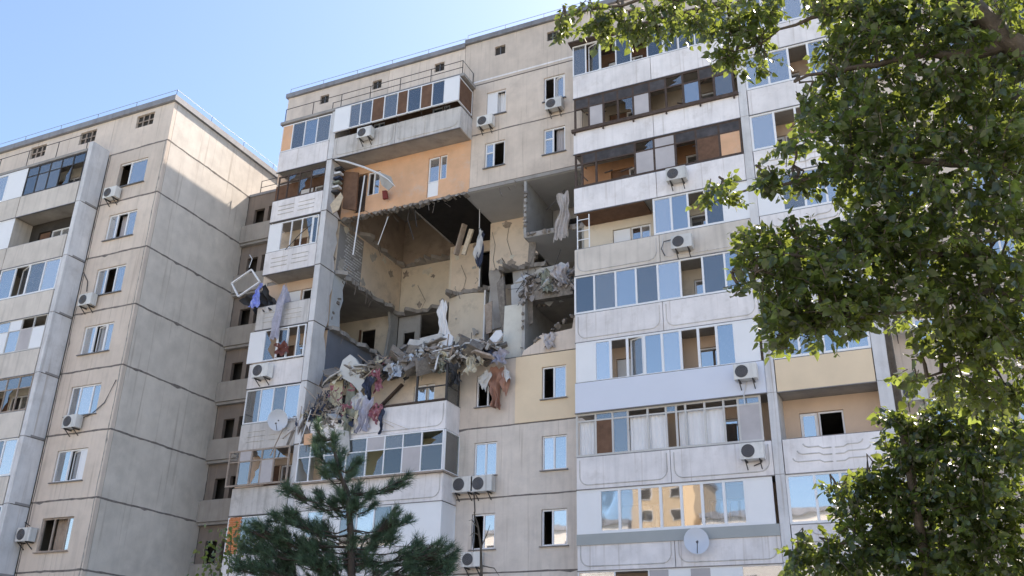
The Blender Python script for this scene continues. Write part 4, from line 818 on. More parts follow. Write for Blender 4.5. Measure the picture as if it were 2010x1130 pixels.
# curved gutter strip and torn frame pieces at the orange wall
g = MB(); pts = [at(u, v, -1.1) for u, v in ((658, 313), (680, 317), (715, 328), (745, 341), (762, 352), (776, 366))]; g.tube([tuple(p) for p in pts], [.05, .05, .05, .05, .03, .01], 6)
tag(g.build('bent_profile', whitep, None), 'bent white frame profile hanging across the orange wall', 'profile')
chunk([(745, 338), (768, 347), (772, 362), (760, 372), (748, 362)], -1.0, .03, greywall, 'torn grey sheet hanging from the bent white profile', 'sheet', 'sheet', rx=.2)
chunk([(676, 336), (703, 338), (698, 412), (672, 408)], -.55, .1, brown, 'brown wooden cupboard side beside the orange wall', 'cupboard', 'cupboard', grp=None)
chunk([(650, 404), (668, 376), (672, 384), (664, 410), (654, 420)], -1.2, .05, lath, 'pale board tilted against the pillar edge at the orange wall', 'board', 'board', rz=.4)
for k in range(6):
    p = at(667-k*1.3, 332+k*9, -.8); tag(B(float(p[0])-.2, float(p[0])+.16, -.95, -.65, float(p[2])-.05, float(p[2])+.05).tilt(tuple(p), ry=U(-.1, .1)).build('folded_cloth', [ragk, whitep, ragd, ragg, whitep, ragk][k], None), ['black folded cloth at the top of the stack by the pillar', 'white bundle second from top of the stack by the pillar', 'navy folded cloth third from top of the stack by the pillar', 'grey green folded cloth fourth in the stack by the pillar', 'white bundle fifth in the stack by the pillar', 'black bundle at the bottom of the stack by the pillar'][k], 'cloth', 'stacked cloths by the pillar')
chunk([(750, 374), (758, 373), (760, 388), (751, 390)], -.3, .12, mat('red_plastic', (.22, .05, .045)), 'small dark red bag hanging below the orange wall window', 'bag', 'bag')
# rags and curtains thrown out by the blast
R_ = 'rags hanging from the debris'
for q, y, m, l, f, am in (([(760, 722), (800, 700), (786, 735), (762, 742)], -.95, ragb, 'pale blue rag draped at the left of the heap', 3, .1), ([(795, 702), (830, 690), (832, 706), (800, 716)], -1.0, ragb, 'blue grey cloth spread over the heap', 3, .1), ([(736, 728), (752, 722), (744, 764), (734, 768)], -1.1, ragp, 'pink floral cloth hanging at the left of the heap', 2, .08), ([(722, 742), (738, 738), (728, 790), (712, 786)], -1.1, ragd, 'navy cloth hanging beside the pink one', 2, .1), ([(700, 770), (722, 775), (712, 812), (690, 808)], -1.2, ragw, 'white shirt like rag over the left debris', 3, .1), ([(708, 784), (738, 780), (722, 842), (698, 846)], -1.25, ragl, 'lilac rag hanging over the broken parapet', 3, .1), ([(728, 796), (752, 790), (746, 828), (728, 824)], -1.2, ragp, 'patterned rag lying on the parapet edge', 3, .08),
    ([(684, 806), (704, 800), (684, 856), (668, 852)], -1.3, ragg, 'grey green rag hanging below the balcony edge', 2, .1), ([(750, 806), (758, 800), (750, 846), (742, 850)], -1.3, ragd, 'thin dark rag strip on the parapet', 1, .05), ([(914, 692), (934, 688), (930, 728), (910, 735)], -.9, ragc, 'cream rag hanging at the heap front', 3, .1), ([(930, 690), (950, 690), (948, 712), (934, 714)], -.85, ragc, 'second cream rag beside the first', 2, .1), ([(958, 690), (992, 684), (988, 712), (962, 714)], -.6, ragl, 'lilac grey cloth at the right end of the heap', 3, .1), ([(944, 686), (964, 684), (962, 698), (948, 700)], -.7, ragd, 'navy rag between the cream rags and the lilac cloth', 2, .08),
    ([(964, 722), (990, 720), (984, 800), (960, 795)], -.25, ragbr, 'brown blanket hanging over the window under the heap', 2, .12), ([(986, 715), (999, 730), (1000, 772), (984, 762)], -.3, ragbr, 'dark brown blanket corner right of the hanging blanket', 1, .08), ([(948, 728), (966, 728), (958, 764), (940, 760)], -.4, ragw, 'white sheet with blue marks hanging beside the brown blanket', 1, .05), ([(984, 708), (992, 712), (998, 744), (986, 750)], -.4, ragw, 'white strip of cloth above the brown blanket corner', 1, .06), ([(880, 715), (905, 712), (900, 752), (884, 754)], -.9, ragk, 'charcoal cloth on the torn frame corner', 3, .1), ([(856, 706), (885, 700), (885, 730), (862, 728)], -.85, ragg, 'grey torn mesh hanging in the middle', 3, .1),
    ([(866, 590), (876, 590), (884, 656), (858, 658)], 2.0, curt, 'white curtain strip hanging in the middle of the hole', 3, .06), ([(938, 448), (947, 452), (945, 500), (932, 508)], 1.5, ragw, 'white cloth hanging on a wire in the dark corner', 2, .05), ([(944, 452), (950, 458), (946, 522), (936, 518)], 1.6, ragd, 'navy cloth hanging behind the white one', 2, .05),
    ([(1096, 382), (1122, 374), (1108, 466), (1085, 472)], -.2, mat('patterned_curtain', (.50, .46, .44), var=.2, scale=8), 'long patterned curtain hanging out of the open kitchen', 4, .07), ([(1056, 538), (1075, 525), (1082, 570), (1062, 576)], -.25, ragg, 'grey cloth at the crushed right edge', 3, .1), ([(1088, 524), (1116, 516), (1118, 552), (1092, 560)], -.3, lace, 'pale grey curtain crumpled at the right edge of the hole', 4, .12), ([(1062, 656), (1086, 652), (1084, 680), (1066, 684)], -.12, lace, 'grey trousers like cloth over the kitchen sill', 2, .08),
    ([(556, 560), (562, 560), (548, 660), (526, 664)], -1.45, ragl, 'lilac curtain strip trailing over the narrow loggia parapet', 2, .06), ([(560, 555), (566, 590), (560, 602), (553, 600)], -1.1, ragl, 'grey lilac strip hanging in the open narrow loggia', 1, .04), ([(496, 572), (510, 552), (506, 600), (492, 602)], -1.5, ragv, 'blue printed cloth hanging below the torn window frame', 2, .08), ([(482, 590), (530, 560), (545, 604), (505, 625)], -1.0, ragk, 'dark torn blankets heaped on the open narrow loggia', 4, .2), ([(540, 676), (566, 668), (560, 692), (538, 700)], -1.3, mat('maroon_rag', (.16, .06, .05)), 'maroon cloth draped over the narrow loggia window', 2, .06)):
    cloth('cloth', q, y, m, l, 'cloth', f, am, group=R_, rag=.05)
# torn white window frame hanging off the narrow loggia
fr = thing('window_frame', 'torn white window frame dangling at the left of the narrow loggia', 'window frame', at(480, 560, -1.5)); q = [at(u, v, -1.6) for u, v in ((455, 556), (494, 529), (510, 553), (468, 582))]
for k in range(4): MB().bar(tuple(q[k]), tuple(q[(k+1) % 4]), .085, .06).build('frame_bar', pvc, fr)
for pts, y, l in ([(489, 525), (495, 508), (490, 500)], -1.5, 'broken white lath above the torn window frame'), ([(762, 425), (742, 480)], -.2, 'pale wire dangling at the left of the hole'), ([(812, 392), (815, 420), (818, 445)], .3, 'short wire dangling under the orange wall'), ([(806, 400), (800, 430), (812, 470)], .4, 'thin wire dangling beside the short one'), ([(942, 370), (941, 448)], 1.5, 'straight wire carrying the white cloth'), ([(1072, 412), (1090, 396), (1108, 372)], -.1, 'pipe leaning in the open kitchen'), ([(985, 506), (990, 514), (988, 526), (994, 530)], 2.95, 'curled cable on the cream room wall'), ([(228, 745), (205, 790), (180, 812), (150, 825)], YF-.05, 'cable drooping to the fifth air conditioner of the left block'), ([(1305, 502), (1298, 488), (1303, 474), (1318, 470)], -1.25, 'dark hose looping from the cream parapet air conditioner'), ([(560, 490), (590, 458), (612, 440)], -1.25, 'cable slanting across the pillar of the narrow loggia'), ([(1468, 742), (1464, 760), (1460, 775), (1462, 795)], -1.27, 'pale hose under the blue grey balcony air conditioner'), ([(1496, 880), (1500, 895), (1494, 908), (1480, 914)], -1.2, 'dark hose beside the curtained balcony air conditioner'), ([(170, 572), (172, 552), (164, 535)], YF-.04, 'cable rising from the third air conditioner of the left block'), ([(58, 1032), (40, 1018), (36, 1030)], YF-.04, 'pipe looping above the lowest air conditioner of the left block'), ([(930, 965), (932, 1000), (928, 1060), (930, 1090)], -.03, 'thin cable running down below the twin air conditioners'):
    wire(pts, y, .02, whitep if 'pale' in l or 'white' in l else darkmetal, l)

def shreds(name, label, n, gen, m, lmin, lmax, w):           # shredded textile, paper and insulation nobody could count
    g = MB()
    for _ in range(n):
        p = Vector(gen()); L = U(lmin, lmax); ww = U(.3, 1)*w; d = Vector((U(-.5, .5), U(-.3, .2), -1)).normalized(); sd = Vector((U(-1, 1), U(-1, 1), U(-.3, .3))).normalized(); i = len(g.v); k = 6; ph = U(0, 6)
        for j in range(k+1):
            c = p+d*L*j/k+Vector((.07*math.sin(ph+3*j/k*2), -.08*math.sin(ph*2+5*j/k), 0))+(Vector((0, 0, .25*L)) if j == 0 else Vector()); q = ww*(.55+.45*math.sin(ph+j*1.9)); tw = sd+Vector((.4*math.sin(ph+j), .5*math.cos(ph+j), 0)); g.v += [tuple(c-tw*q/2), tuple(c+tw*q/2+Vector((0, .04*math.sin(j+ph), .03)))]
        g.f += [(i+2*j, i+2*j+1, i+2*j+3, i+2*j+2) for j in range(k)]
    o = g.build(name, m, None, smooth=True, kind='stuff'); tag(o, label, 'shreds')
def twigs_(name, label, n, gen, m, lmin, lmax, w):
    g = MB()
    for _ in range(n):
        p = Vector(gen()); d = Vector((U(-1, 1), U(-.7, .5), U(-.8, .8))).normalized(); g.bar(p, p+d*U(lmin, lmax), w*U(.5, 1.3), w*U(.3, .8))
    tag(g.build(name, m, None, kind='stuff'), label, 'splinters')
edge = lambda: (U(-6.4, .9), U(-1.15, -.35), J[5]+U(-.25, .55))
left = lambda: (lambda x: (x, U(-1.3, -.7), J[6]+.6+U(0, 1.5)*max(.3, 1-abs(x+6.6)/1.8)))(U(-7.9, -4.9))
rt = lambda: (U(1.9, 4.6), U(-.3, .3), J[4]+U(-.1, .8))
shreds('torn_fabric', 'dark shredded fabric hanging along the whole heap edge', 24, edge, ragk, .25, .8, .22)
shreds('torn_fabric', 'pale shredded curtain and insulation along the heap edge', 12, edge, ragc, .2, .6, .2)
shreds('torn_fabric', 'grey shredded fabric along the heap edge', 34, edge, mat('dust_grey_rag', (.36, .35, .33), var=.3, scale=6), .25, .75, .25)
shreds('torn_fabric', 'dark torn cloth tangled in the left debris pile', 40, left, ragd, .3, .8, .25)
shreds('torn_fabric', 'yellowish torn insulation in the left debris pile', 12, left, insul, .3, .8, .28)
shreds('torn_fabric', 'pink and red torn cloth in the left debris pile', 9, lambda: (U(-6.3, -5.2), U(-1.3, -.9), J[6]+U(.8, 2.2)), ragp, .25, .6, .22)
shreds('torn_fabric', 'grey torn cloth at the crushed right edge of the hole', 34, rt, lace, .25, .7, .22)
twigs_('splinters', 'wood splinters sticking out of the debris heap', 46, edge, wood, .3, 1.0, .045)
twigs_('splinters', 'dark broken laths tangled in the left debris pile', 50, left, wood, .3, 1.1, .05)
twigs_('splinters', 'bent steel bars at the crushed right edge of the hole', 30, rt, darkmetal, .3, .9, .025)
twigs_('splinters', 'rebar ends and wires hanging under the torn ceiling edge', 26, lambda: (U(-7.2, -1.0), U(-.05, .5), J[2]-U(.0, .25)), dconc, .15, .6, .02)

def blotch(r_, n=13, sx=1., sz=1.): a0 = U(0, 6); return [(r_*sx*U(.3, 1.2)*math.cos(a0+6.283*j/n), r_*sz*U(.3, 1.2)*math.sin(a0+6.283*j/n)) for j in range(n)]
pm_ = [mat('bare_plaster', (.46, .43, .40), var=.2, scale=5), mat('scorched_plaster', (.34, .29, .25), var=.4, scale=5), mat('torn_paper', (.66, .62, .54), var=.15, scale=5)]
for k in range(16):
    y_, z_ = U(.3, 5.6), random.choice((J[3]+U(.1, 2.3), J[3]+U(.05, .6), J[2]-U(.3, .6), J[4]+U(.3, 1.8) if U(0, 1) < .3 else J[3]+.3)); 
    if z_ < J[3] and y_ > .7: continue
    MB().prismx([(y_+a, z_+b) for a, b in blotch(U(.08, .38), sx=1.2)], -7.698, -7.690+.002*k/16).build('plaster_patch', pm_[k % 3], M_)
for x0, x1, yy, zz, n in ((-7.5, -4.3, 5.85, J[3], 8), (-3.9, -2.4, 4.55, J[3], 6), (-1.0, .9, 3.02, J[3], 9), (-3.8, -2.1, 4.36, J[4], 4)):
    for k in range(n):
        c, d = U(x0, x1), zz+random.choice((U(.05, .5), U(.2, 2.2), U(1.9, 2.5))); MB().prism([(max(x0-.1, min(x1+.1, c+a)), max(zz-.05, min(zz+2.55, d+b))) for a, b in blotch(U(.07, .30))][::-1], yy-.012-.001*k, yy-.002).build('plaster_patch', pm_[k % 3], M_)
for pts, y in (([(966, 455), (972, 480), (968, 510), (975, 540)], 3.0), ([(1000, 440), (995, 470), (1004, 500)], 3.0), ([(820, 560), (835, 590), (826, 608)], 5.8), ([(905, 520), (915, 545), (910, 566)], 4.5)): MB().tube([tuple(at(u, v, y)) for u, v in pts], .010, 4).build('crack', joint, M_)
rng2 = random.Random(5)
reb = MB()
for k in range(46):                                        # bent reinforcement and torn strips hanging from the broken edges
    zz = random.choice((J[2]-.1, J[3]-.1, J[3]-.1, J[4]-.1)); side = rng2.random()
    p = (-7.5+U(0, .2), U(.3, 5.5), zz) if side < .5 else (U(-3.7, 2.0), U(2.7, 4.4) if zz < J[2]-1 else U(-.05, .3), zz)
    L = U(.25, .8); reb.tube([p, (p[0]+U(0, .15), p[1]-U(0, .1), p[2]-L*.4), (p[0]+U(-.1, .25), p[1]-U(0, .15), p[2]-L)], U(.008, .02), 4)
reb.build('bent_rebar', mat('dusty_steel', (.20, .17, .15), var=.3), M_)
edgef = MB()
for k in range(24):                                        # lumps of slab still clinging under the orange wall and at the wall stumps
    x = -7.4+k*.28; r_ = U(.08, .22); q = MB().prism([(x+a, J[2]-.2+b*.6) for a, b in blotch(r_, 6)], -.06, .12+U(0, .2)); i = len(edgef.v); edgef.v += q.v; edgef.f += [tuple(v+i for v in f) for f in q.f]
def lumps(p0, p1, n, r0, r1, nrm='y'):
    for k in range(n):
        if random.random() < .4: continue
        f = min(1, max(0, k/(n-1)+U(-.06, .06))); c = Vector(p0).lerp(Vector(p1), f); q = MB().prism([(c.x+a, c.z+b) for a, b in blotch(U(r0, r1), 7)], c.y-U(.02, .12), c.y+U(.05, .2)); q.tilt(tuple(c), rz=U(-.8, .8), rx=U(-.6, .6)); i = len(edgef.v); edgef.v.extend(q.v); edgef.f.extend([tuple(v+i for v in f_) for f_ in q.f])
for a, b, n in (((2.04, .06, J[3]), (2.04, .04, J[2]-.3), 12), ((2.1, .02, J[3]-.1), (4.65, .02, J[3]-.1), 16), ((1.9, -.02, J[4]-.1), (4.7, -.02, J[4]-.05), 22), ((2.0, .02, J[5]), (2.02, .02, J[4]-.3), 12), ((1.0, 3.0, J[3]), (1.95, 2.9, J[3]+1.3), 10), ((-1.1, 3.0, J[3]+.02), (1.0, 3.0, J[3]), 14), ((-4.0, 4.5, J[3]-.1), (-1.2, 4.45, J[3]-.1), 14), ((-7.7, .05, J[4]), (-7.7, .9, J[3]), 8), ((4.3, .0, J[5]+1.5), (2.1, -.02, J[5]+.3), 16), ((-7.8, -.2, J[4]), (-7.8, -.1, J[2]), 14), ((-3.8, .5, J[2]-.15), (-3.8, 4.3, J[2]-.15), 12)): lumps(a, b, n, .03, .15)
edgef.build('broken_edge', dconc, M_, kind='stuff')
for poly, y, c, rx_, rz_ in (([(1030, 556), (1044, 550), (1046, 630), (1034, 640)], .35, dconc, .1, .5), ([(1004, 560), (1022, 548), (1030, 580), (1016, 650), (1006, 640)], .9, conc, -.1, .4), ([(978, 556), (996, 545), (990, 640), (976, 650)], 1.6, dconc, .15, -.4), ([(1040, 470), (1052, 478), (1046, 520), (1036, 512)], .6, dconc, .2, .3), ([(952, 600), (966, 590), (964, 650), (954, 655)], 2.2, wood, .1, .3)):
    p_ = [at(u, v, y) for u, v in poly]; c_ = sum(p_)/len(p_); MB().prism([(q[0], q[2]) for q in p_][::-1], y, y+.1).tilt(tuple(c_), rx=rx_, rz=rz_).build('torn_partition', c, M_)
# ------------------------------------------------------------------ trees
def np_mesh(name, V, F, m, parent, kind=None, smooth=False):
    me = bpy.data.meshes.new(name); n = len(V); k = F.shape[1]; me.vertices.add(n); me.vertices.foreach_set('co', V.astype(np.float32).ravel())
    me.loops.add(F.size); me.loops.foreach_set('vertex_index', F.astype(np.int32).ravel()); me.polygons.add(len(F)); me.polygons.foreach_set('loop_start', np.arange(0, F.size, k, dtype=np.int32)); me.polygons.foreach_set('loop_total', np.full(len(F), k, dtype=np.int32))
    me.materials.append(m); me.update(calc_edges=True); me.validate(); return link(name, me, parent, kind)
LV = np.array([(0, 0, 0), (-.40, .22, .05), (-.36, .50, .06), (0, 1.05, -.06), (.36, .50, .06), (.40, .22, .05), (0, .45, -.03)]); LF = np.array([(0, 6, 1), (1, 6, 2), (2, 6, 3), (3, 6, 4), (4, 6, 5), (5, 6, 0)])
def unit(a): return a/np.maximum(np.linalg.norm(a, axis=-1, keepdims=True), 1e-9)
def leaf_frames(pos, size, droop=.75):
    n = len(pos); ydir = unit(rng.normal(size=(n, 3))*[1, 1, .7]+[0, 0, -droop*1.6]); nz = unit(rng.normal(size=(n, 3))+[0, 0, .25]); x = unit(np.cross(ydir, nz)); z = np.cross(x, ydir)
    return np.stack([x, ydir, z], -1)*size[:, None, None]
def broadleaf(label, trunk, limbs, blobs, leaf, name='poplar_tree', nsingle=300, loc=None, dens=.74):
    """trunk/limbs: lists of (u, v, D, radius); blobs: (u, v, ru, rv, D, dD, twigs)"""
    t = thing(name, label, 'tree', loc); tp = [tuple(p) for p, _ in trunk]; MB().tube(tp, [r_ for _, r_ in trunk], 9).build('trunk', bark, t, smooth=True)
    lp = []
    for lb in limbs:
        P = [far(u, v, D) for u, v, D, _ in lb]; Q = []; Rr = []
        for k in range(len(P)-1):
            for q in range(5): Q.append(P[k]*(1-q/5)+P[k+1]*q/5+rng.normal(size=3)*.012); Rr.append(lb[k][3]*(1-q/5)+lb[k+1][3]*q/5)
        Q.append(P[-1]); Rr.append(lb[-1][3]); MB().tube([tuple(q) for q in Q], Rr, 6).build('limb', bark, t, smooth=True); lp += Q
    lp = np.array(lp); tw = MB(); pos = []; ldir = []
    for (u, v, ru, rv, D, dD, n) in blobs:
        c = far(u, v, D); near = lp[np.argmin(np.linalg.norm(lp-c, axis=1))]; pts = [near*(1-q)+c*q+rng.normal(size=3)*.03*math.sin(math.pi*q)+np.array([0, 0, .12*math.sin(math.pi*q)]) for q in np.linspace(0, 1, 6)]
        tw.tube([tuple(p) for p in pts], [.012, .011, .009, .008, .006, .004], 4)
        for _ in range(max(2, int(n*dens))):                 # sprays: a drooping shoot with leaves set left and right along it
            g = rng.normal(size=3)*.5; g = g/max(1, np.linalg.norm(g)); a = c+RT*(g[0]*ru*1.0*D/FOC)+UP*(g[1]*rv*.9*D/FOC)+FW*(g[2]*dD); d = unit(unit(a-near)*.8+rng.normal(size=3)*.55+np.array([0, 0, -.15])); L = rng.uniform(2.2, 5.0)*leaf; a = a-d*L*.5
            sd = unit(np.cross(d, rng.normal(size=3)*.5+np.array([0, 0, 1.]))); P3 = [a, a+d*L*.5+np.array([0, 0, -.02*L]), a+d*L+np.array([0, 0, -.22*L])]
            tw.tube([tuple(p) for p in P3], [.0036, .0026, .001], 3); nl = int(L/leaf*3.2)+3
            for k in range(nl):
                q = k/(nl-1); p = P3[0]*(1-q)**2+P3[1]*2*q*(1-q)+P3[2]*q*q; sg = 1 if k % 2 else -1; ld = unit(sd*sg*.8+d*.55+np.array([0, 0, -.45])+rng.normal(size=3)*.32); pos.append(p+ld*leaf*.25); ldir.append(ld)
    tw.build('twigs', bark, t, kind='stuff')
    pos = np.array(pos); n = len(pos); size = leaf*np.clip(rng.lognormal(-.05, .3, n), .45, 1.75); ldir = np.array(ldir); nz = unit(rng.normal(size=(n, 3))*.75+np.array([0, 0, .8])); lx = unit(np.cross(ldir, nz)); M = np.stack([lx, ldir, np.cross(lx, ldir)], -1)*size[:, None, None]
    dist = np.linalg.norm(pos-CAM, axis=1); uu = 1005+FOC*((pos-CAM)@RT)/((pos-CAM)@FW); vv = 565-FOC*((pos-CAM)@UP)/((pos-CAM)@FW); vis = (uu > 0) & (uu < 2010) & (vv > 0) & (vv < 1130)
    order = np.argsort(np.where(vis, dist/size, 1e9)); single = order[:nsingle]; rest = order[nsingle:]
    V = pos[rest][:, None, :]+np.einsum('nij,kj->nki', M[rest], LV); F = LF[None]+7*np.arange(len(rest))[:, None, None]
    np_mesh('crown', V.reshape(-1, 3), F.reshape(-1, 3), leafm, t, kind='stuff')
    me = bpy.data.meshes.new('leaf'); me.from_pydata([tuple(x) for x in LV], [], [tuple(int(q) for q in x) for x in LF]); me.materials.append(leafm)
    for i in single:
        o = link('leaf', me, t); m4 = Matrix.Identity(4)
        for a in range(3):
            for b in range(3): m4[a][b] = M[i][a][b]
            m4[a][3] = pos[i][a]
        o.matrix_basis = m4
    return t
# big poplar: stem outside the frame on the right, limbs reaching into it
tb = far(2240, 500, 6.6); tx, ty = float(tb[0]), float(tb[1])
trunk = [(Vector((tx+.1, ty, 0)), .17), (Vector((tx, ty, 1.5)), .14), (Vector((tx-.02, ty+.02, 3.2)), .12), (Vector((tx-.25, ty, 4.4)), .10), (Vector((tx-.5, ty+.1, 5.6)), .08), (Vector((tx-.7, ty+.2, 7.2)), .05), (Vector((tx-.8, ty+.3, 9.)), .02)]
limbs = [[(2150, 260, 6.6, .09), (1990, 90, 6.6, .075), (1890, -10, 6.7, .06), (1700, -80, 6.8, .035), (1450, -20, 6.9, .02), (1250, 0, 7, .012), (1110, 30, 7, .006)],
         [(1990, 90, 6.6, .05), (1830, 105, 6.5, .025), (1700, 130, 6.4, .018), (1560, 160, 6.3, .008)], [(2200, 400, 6.6, .05), (1980, 330, 6.4, .03), (1800, 320, 6.2, .02), (1600, 350, 6.0, .012), (1420, 385, 5.9, .005)],
         [(2220, 560, 6.6, .05), (1950, 500, 6.2, .025), (1750, 490, 5.9, .018), (1560, 500, 5.7, .010), (1450, 560, 5.6, .005)], [(2230, 640, 6.6, .04), (1950, 575, 6.0, .02), (1800, 600, 5.8, .014), (1620, 640, 5.6, .008)], [(1700, 0, 6.8, .02), (1530, 60, 6.7, .008), (1430, 115, 6.6, .004)],
         [(2220, 760, 6.6, .03), (1960, 690, 6.2, .018), (1820, 740, 6.0, .006)]]
bl = [(1700, 30, 60, 36, 6.8, .4, 40), (1780, 10, 70, 36, 6.8, .4, 50), (1870, 30, 80, 40, 6.9, .5, 60), (1960, 20, 80, 45, 6.9, .5, 56), (1990, 170, 60, 60, 6.8, .5, 46), (1990, 260, 60, 60, 6.6, .5, 44), (1870, 640, 80, 40, 6.0, .5, 44), (1970, 650, 70, 50, 6.0, .5, 48), (1940, 770, 70, 40, 6.1, .5, 34), (1110, 40, 26, 26, 7.0, .15, 10), (1160, 35, 40, 32, 7.0, .2, 22), (1215, 45, 45, 38, 7.0, .2, 26), (1270, 40, 45, 40, 7.0, .2, 28), (1330, 30, 50, 42, 7.0, .25, 30), (1390, 30, 50, 50, 6.9, .25, 34), (1440, 70, 35, 35, 6.7, .2, 18), (1425, 118, 28, 22, 6.6, .15, 14), (1480, 60, 45, 35, 6.7, .2, 20), (1470, 20, 60, 40, 6.8, .3, 32), (1560, 0, 60, 26, 6.8, .3, 20), (1650, 20, 70, 45, 6.7, .3, 40), (1500, 115, 30, 20, 6.6, .15, 8),
      (1660, 95, 45, 40, 6.5, .4, 24), (1720, 80, 80, 60, 6.6, .4, 60), (1650, 165, 50, 36, 6.4, .4, 26), (1710, 180, 90, 60, 6.4, .5, 70), (1810, 60, 90, 70, 6.6, .5, 70), (1900, 100, 90, 70, 6.7, .5, 60), (1820, 180, 100, 70, 6.5, .5, 80), (1930, 210, 90, 70, 6.6, .5, 70), (1980, 60, 70, 70, 6.9, .5, 46), (1590, 215, 40, 28, 6.2, .3, 14), (1660, 250, 90, 50, 6.2, .5, 64), (1770, 280, 100, 60, 6.2, .5, 80), (1890, 300, 100, 60, 6.3, .5, 80), (1980, 320, 70, 70, 6.4, .5, 50),
      (1560, 290, 45, 22, 6.0, .3, 12), (1490, 345, 50, 18, 5.9, .3, 14), (1420, 380, 40, 25, 5.9, .2, 16), (1570, 350, 60, 22, 6.0, .3, 20), (1670, 335, 60, 38, 6.0, .4, 40), (1740, 370, 90, 50, 6.0, .5, 66), (1850, 390, 100, 60, 6.1, .5, 80), (1960, 420, 90, 60, 6.2, .5, 66), (1720, 435, 60, 34, 5.9, .4, 34),
      (1490, 465, 35, 30, 5.7, .2, 16), (1560, 460, 55, 36, 5.8, .3, 30), (1480, 520, 40, 40, 5.7, .25, 20), (1560, 520, 75, 50, 5.7, .4, 56), (1660, 490, 85, 60, 5.8, .5, 74), (1770, 480, 100, 60, 5.9, .5, 84), (1880, 490, 100, 60, 6.0, .5, 84), (1980, 520, 70, 60, 6.1, .5, 50), (1450, 560, 22, 14, 5.6, .1, 5), (1530, 590, 55, 36, 5.6, .3, 32), (1620, 580, 80, 50, 5.6, .4, 62), (1720, 570, 85, 48, 5.7, .4, 62), (1830, 570, 100, 50, 5.8, .5, 70), (1940, 600, 90, 50, 6.0, .5, 58),
      (1540, 625, 45, 30, 5.6, .25, 22), (1600, 636, 55, 28, 5.6, .3, 26), (1522, 668, 30, 20, 5.6, .2, 10), (1670, 622, 50, 28, 5.6, .3, 24), (1900, 660, 80, 40, 6.0, .5, 40), (1970, 700, 60, 60, 6.1, .5, 40), (1850, 690, 50, 30, 6.0, .3, 16), (1800, 740, 50, 30, 6.0, .3, 12), (1890, 750, 60, 30, 6.0, .3, 18), (1980, 770, 50, 40, 6.1, .4, 26)]
broadleaf('large leafy poplar reaching in from the right over the upper facade', trunk, limbs, bl, .043, loc=(tx+.1, ty, 0))
# young poplar with a slim dark stem, lower right
s0 = far(1752, 700, 9.2); sx, sy = float(s0[0]), float(s0[1])
trunk = [(Vector((sx, sy, 0)), .05), (Vector((sx+.01, sy, 2)), .045), (Vector((sx, sy, 3.4)), .04), (Vector((sx-.01, sy, 4.6)), .033), (Vector((sx, sy, 6)), .015)]
limbs = [[(1800, 960, 9.1, .02), (1720, 930, 9.0, .01), (1640, 950, 8.9, .005)], [(1810, 1060, 9.1, .022), (1920, 900, 9, .014), (2000, 830, 8.9, .006)], [(1815, 1100, 9.1, .02), (1680, 1060, 8.9, .01), (1580, 1080, 8.8, .005)], [(1790, 900, 9.1, .02), (1860, 830, 9, .01), (1960, 800, 8.9, .005)], [(1820, 1150, 9.1, .02), (1900, 1060, 8.9, .012), (2010, 1000, 8.8, .006)]]
bl = [(1750, 815, 30, 22, 9.0, .2, 10), (1800, 830, 50, 35, 9.0, .3, 34), (1870, 820, 70, 40, 9.0, .4, 50), (1950, 830, 70, 45, 8.9, .4, 54), (1990, 880, 50, 60, 8.8, .4, 44), (1790, 890, 50, 40, 9, .4, 40), (1860, 890, 80, 50, 8.9, .5, 76), (1940, 940, 80, 60, 8.8, .5, 84), (1710, 935, 40, 26, 9, .3, 20), (1665, 965, 36, 24, 8.9, .3, 16), (1630, 962, 24, 14, 8.9, .2, 6), (1740, 970, 60, 40, 9.0, .4, 46), (1820, 970, 80, 50, 8.9, .5, 80), (1900, 1020, 90, 60, 8.8, .5, 100), (1990, 1020, 60, 70, 8.8, .5, 66), (1690, 1020, 60, 40, 8.9, .4, 44), (1620, 1090, 60, 40, 8.8, .4, 46), (1570, 1100, 34, 24, 8.8, .3, 18), (1700, 1090, 80, 50, 8.8, .5, 84), (1790, 1060, 80, 50, 8.9, .5, 84), (1860, 1110, 90, 60, 8.8, .5, 100), (1970, 1110, 80, 60, 8.7, .5, 90), (1580, 1060, 20, 18, 8.8, .2, 6), (1760, 880, 30, 25, 9.0, .2, 14)]
broadleaf('young poplar with a slim dark stem at the lower right', trunk, limbs, bl, .056, loc=(sx, sy, 0))
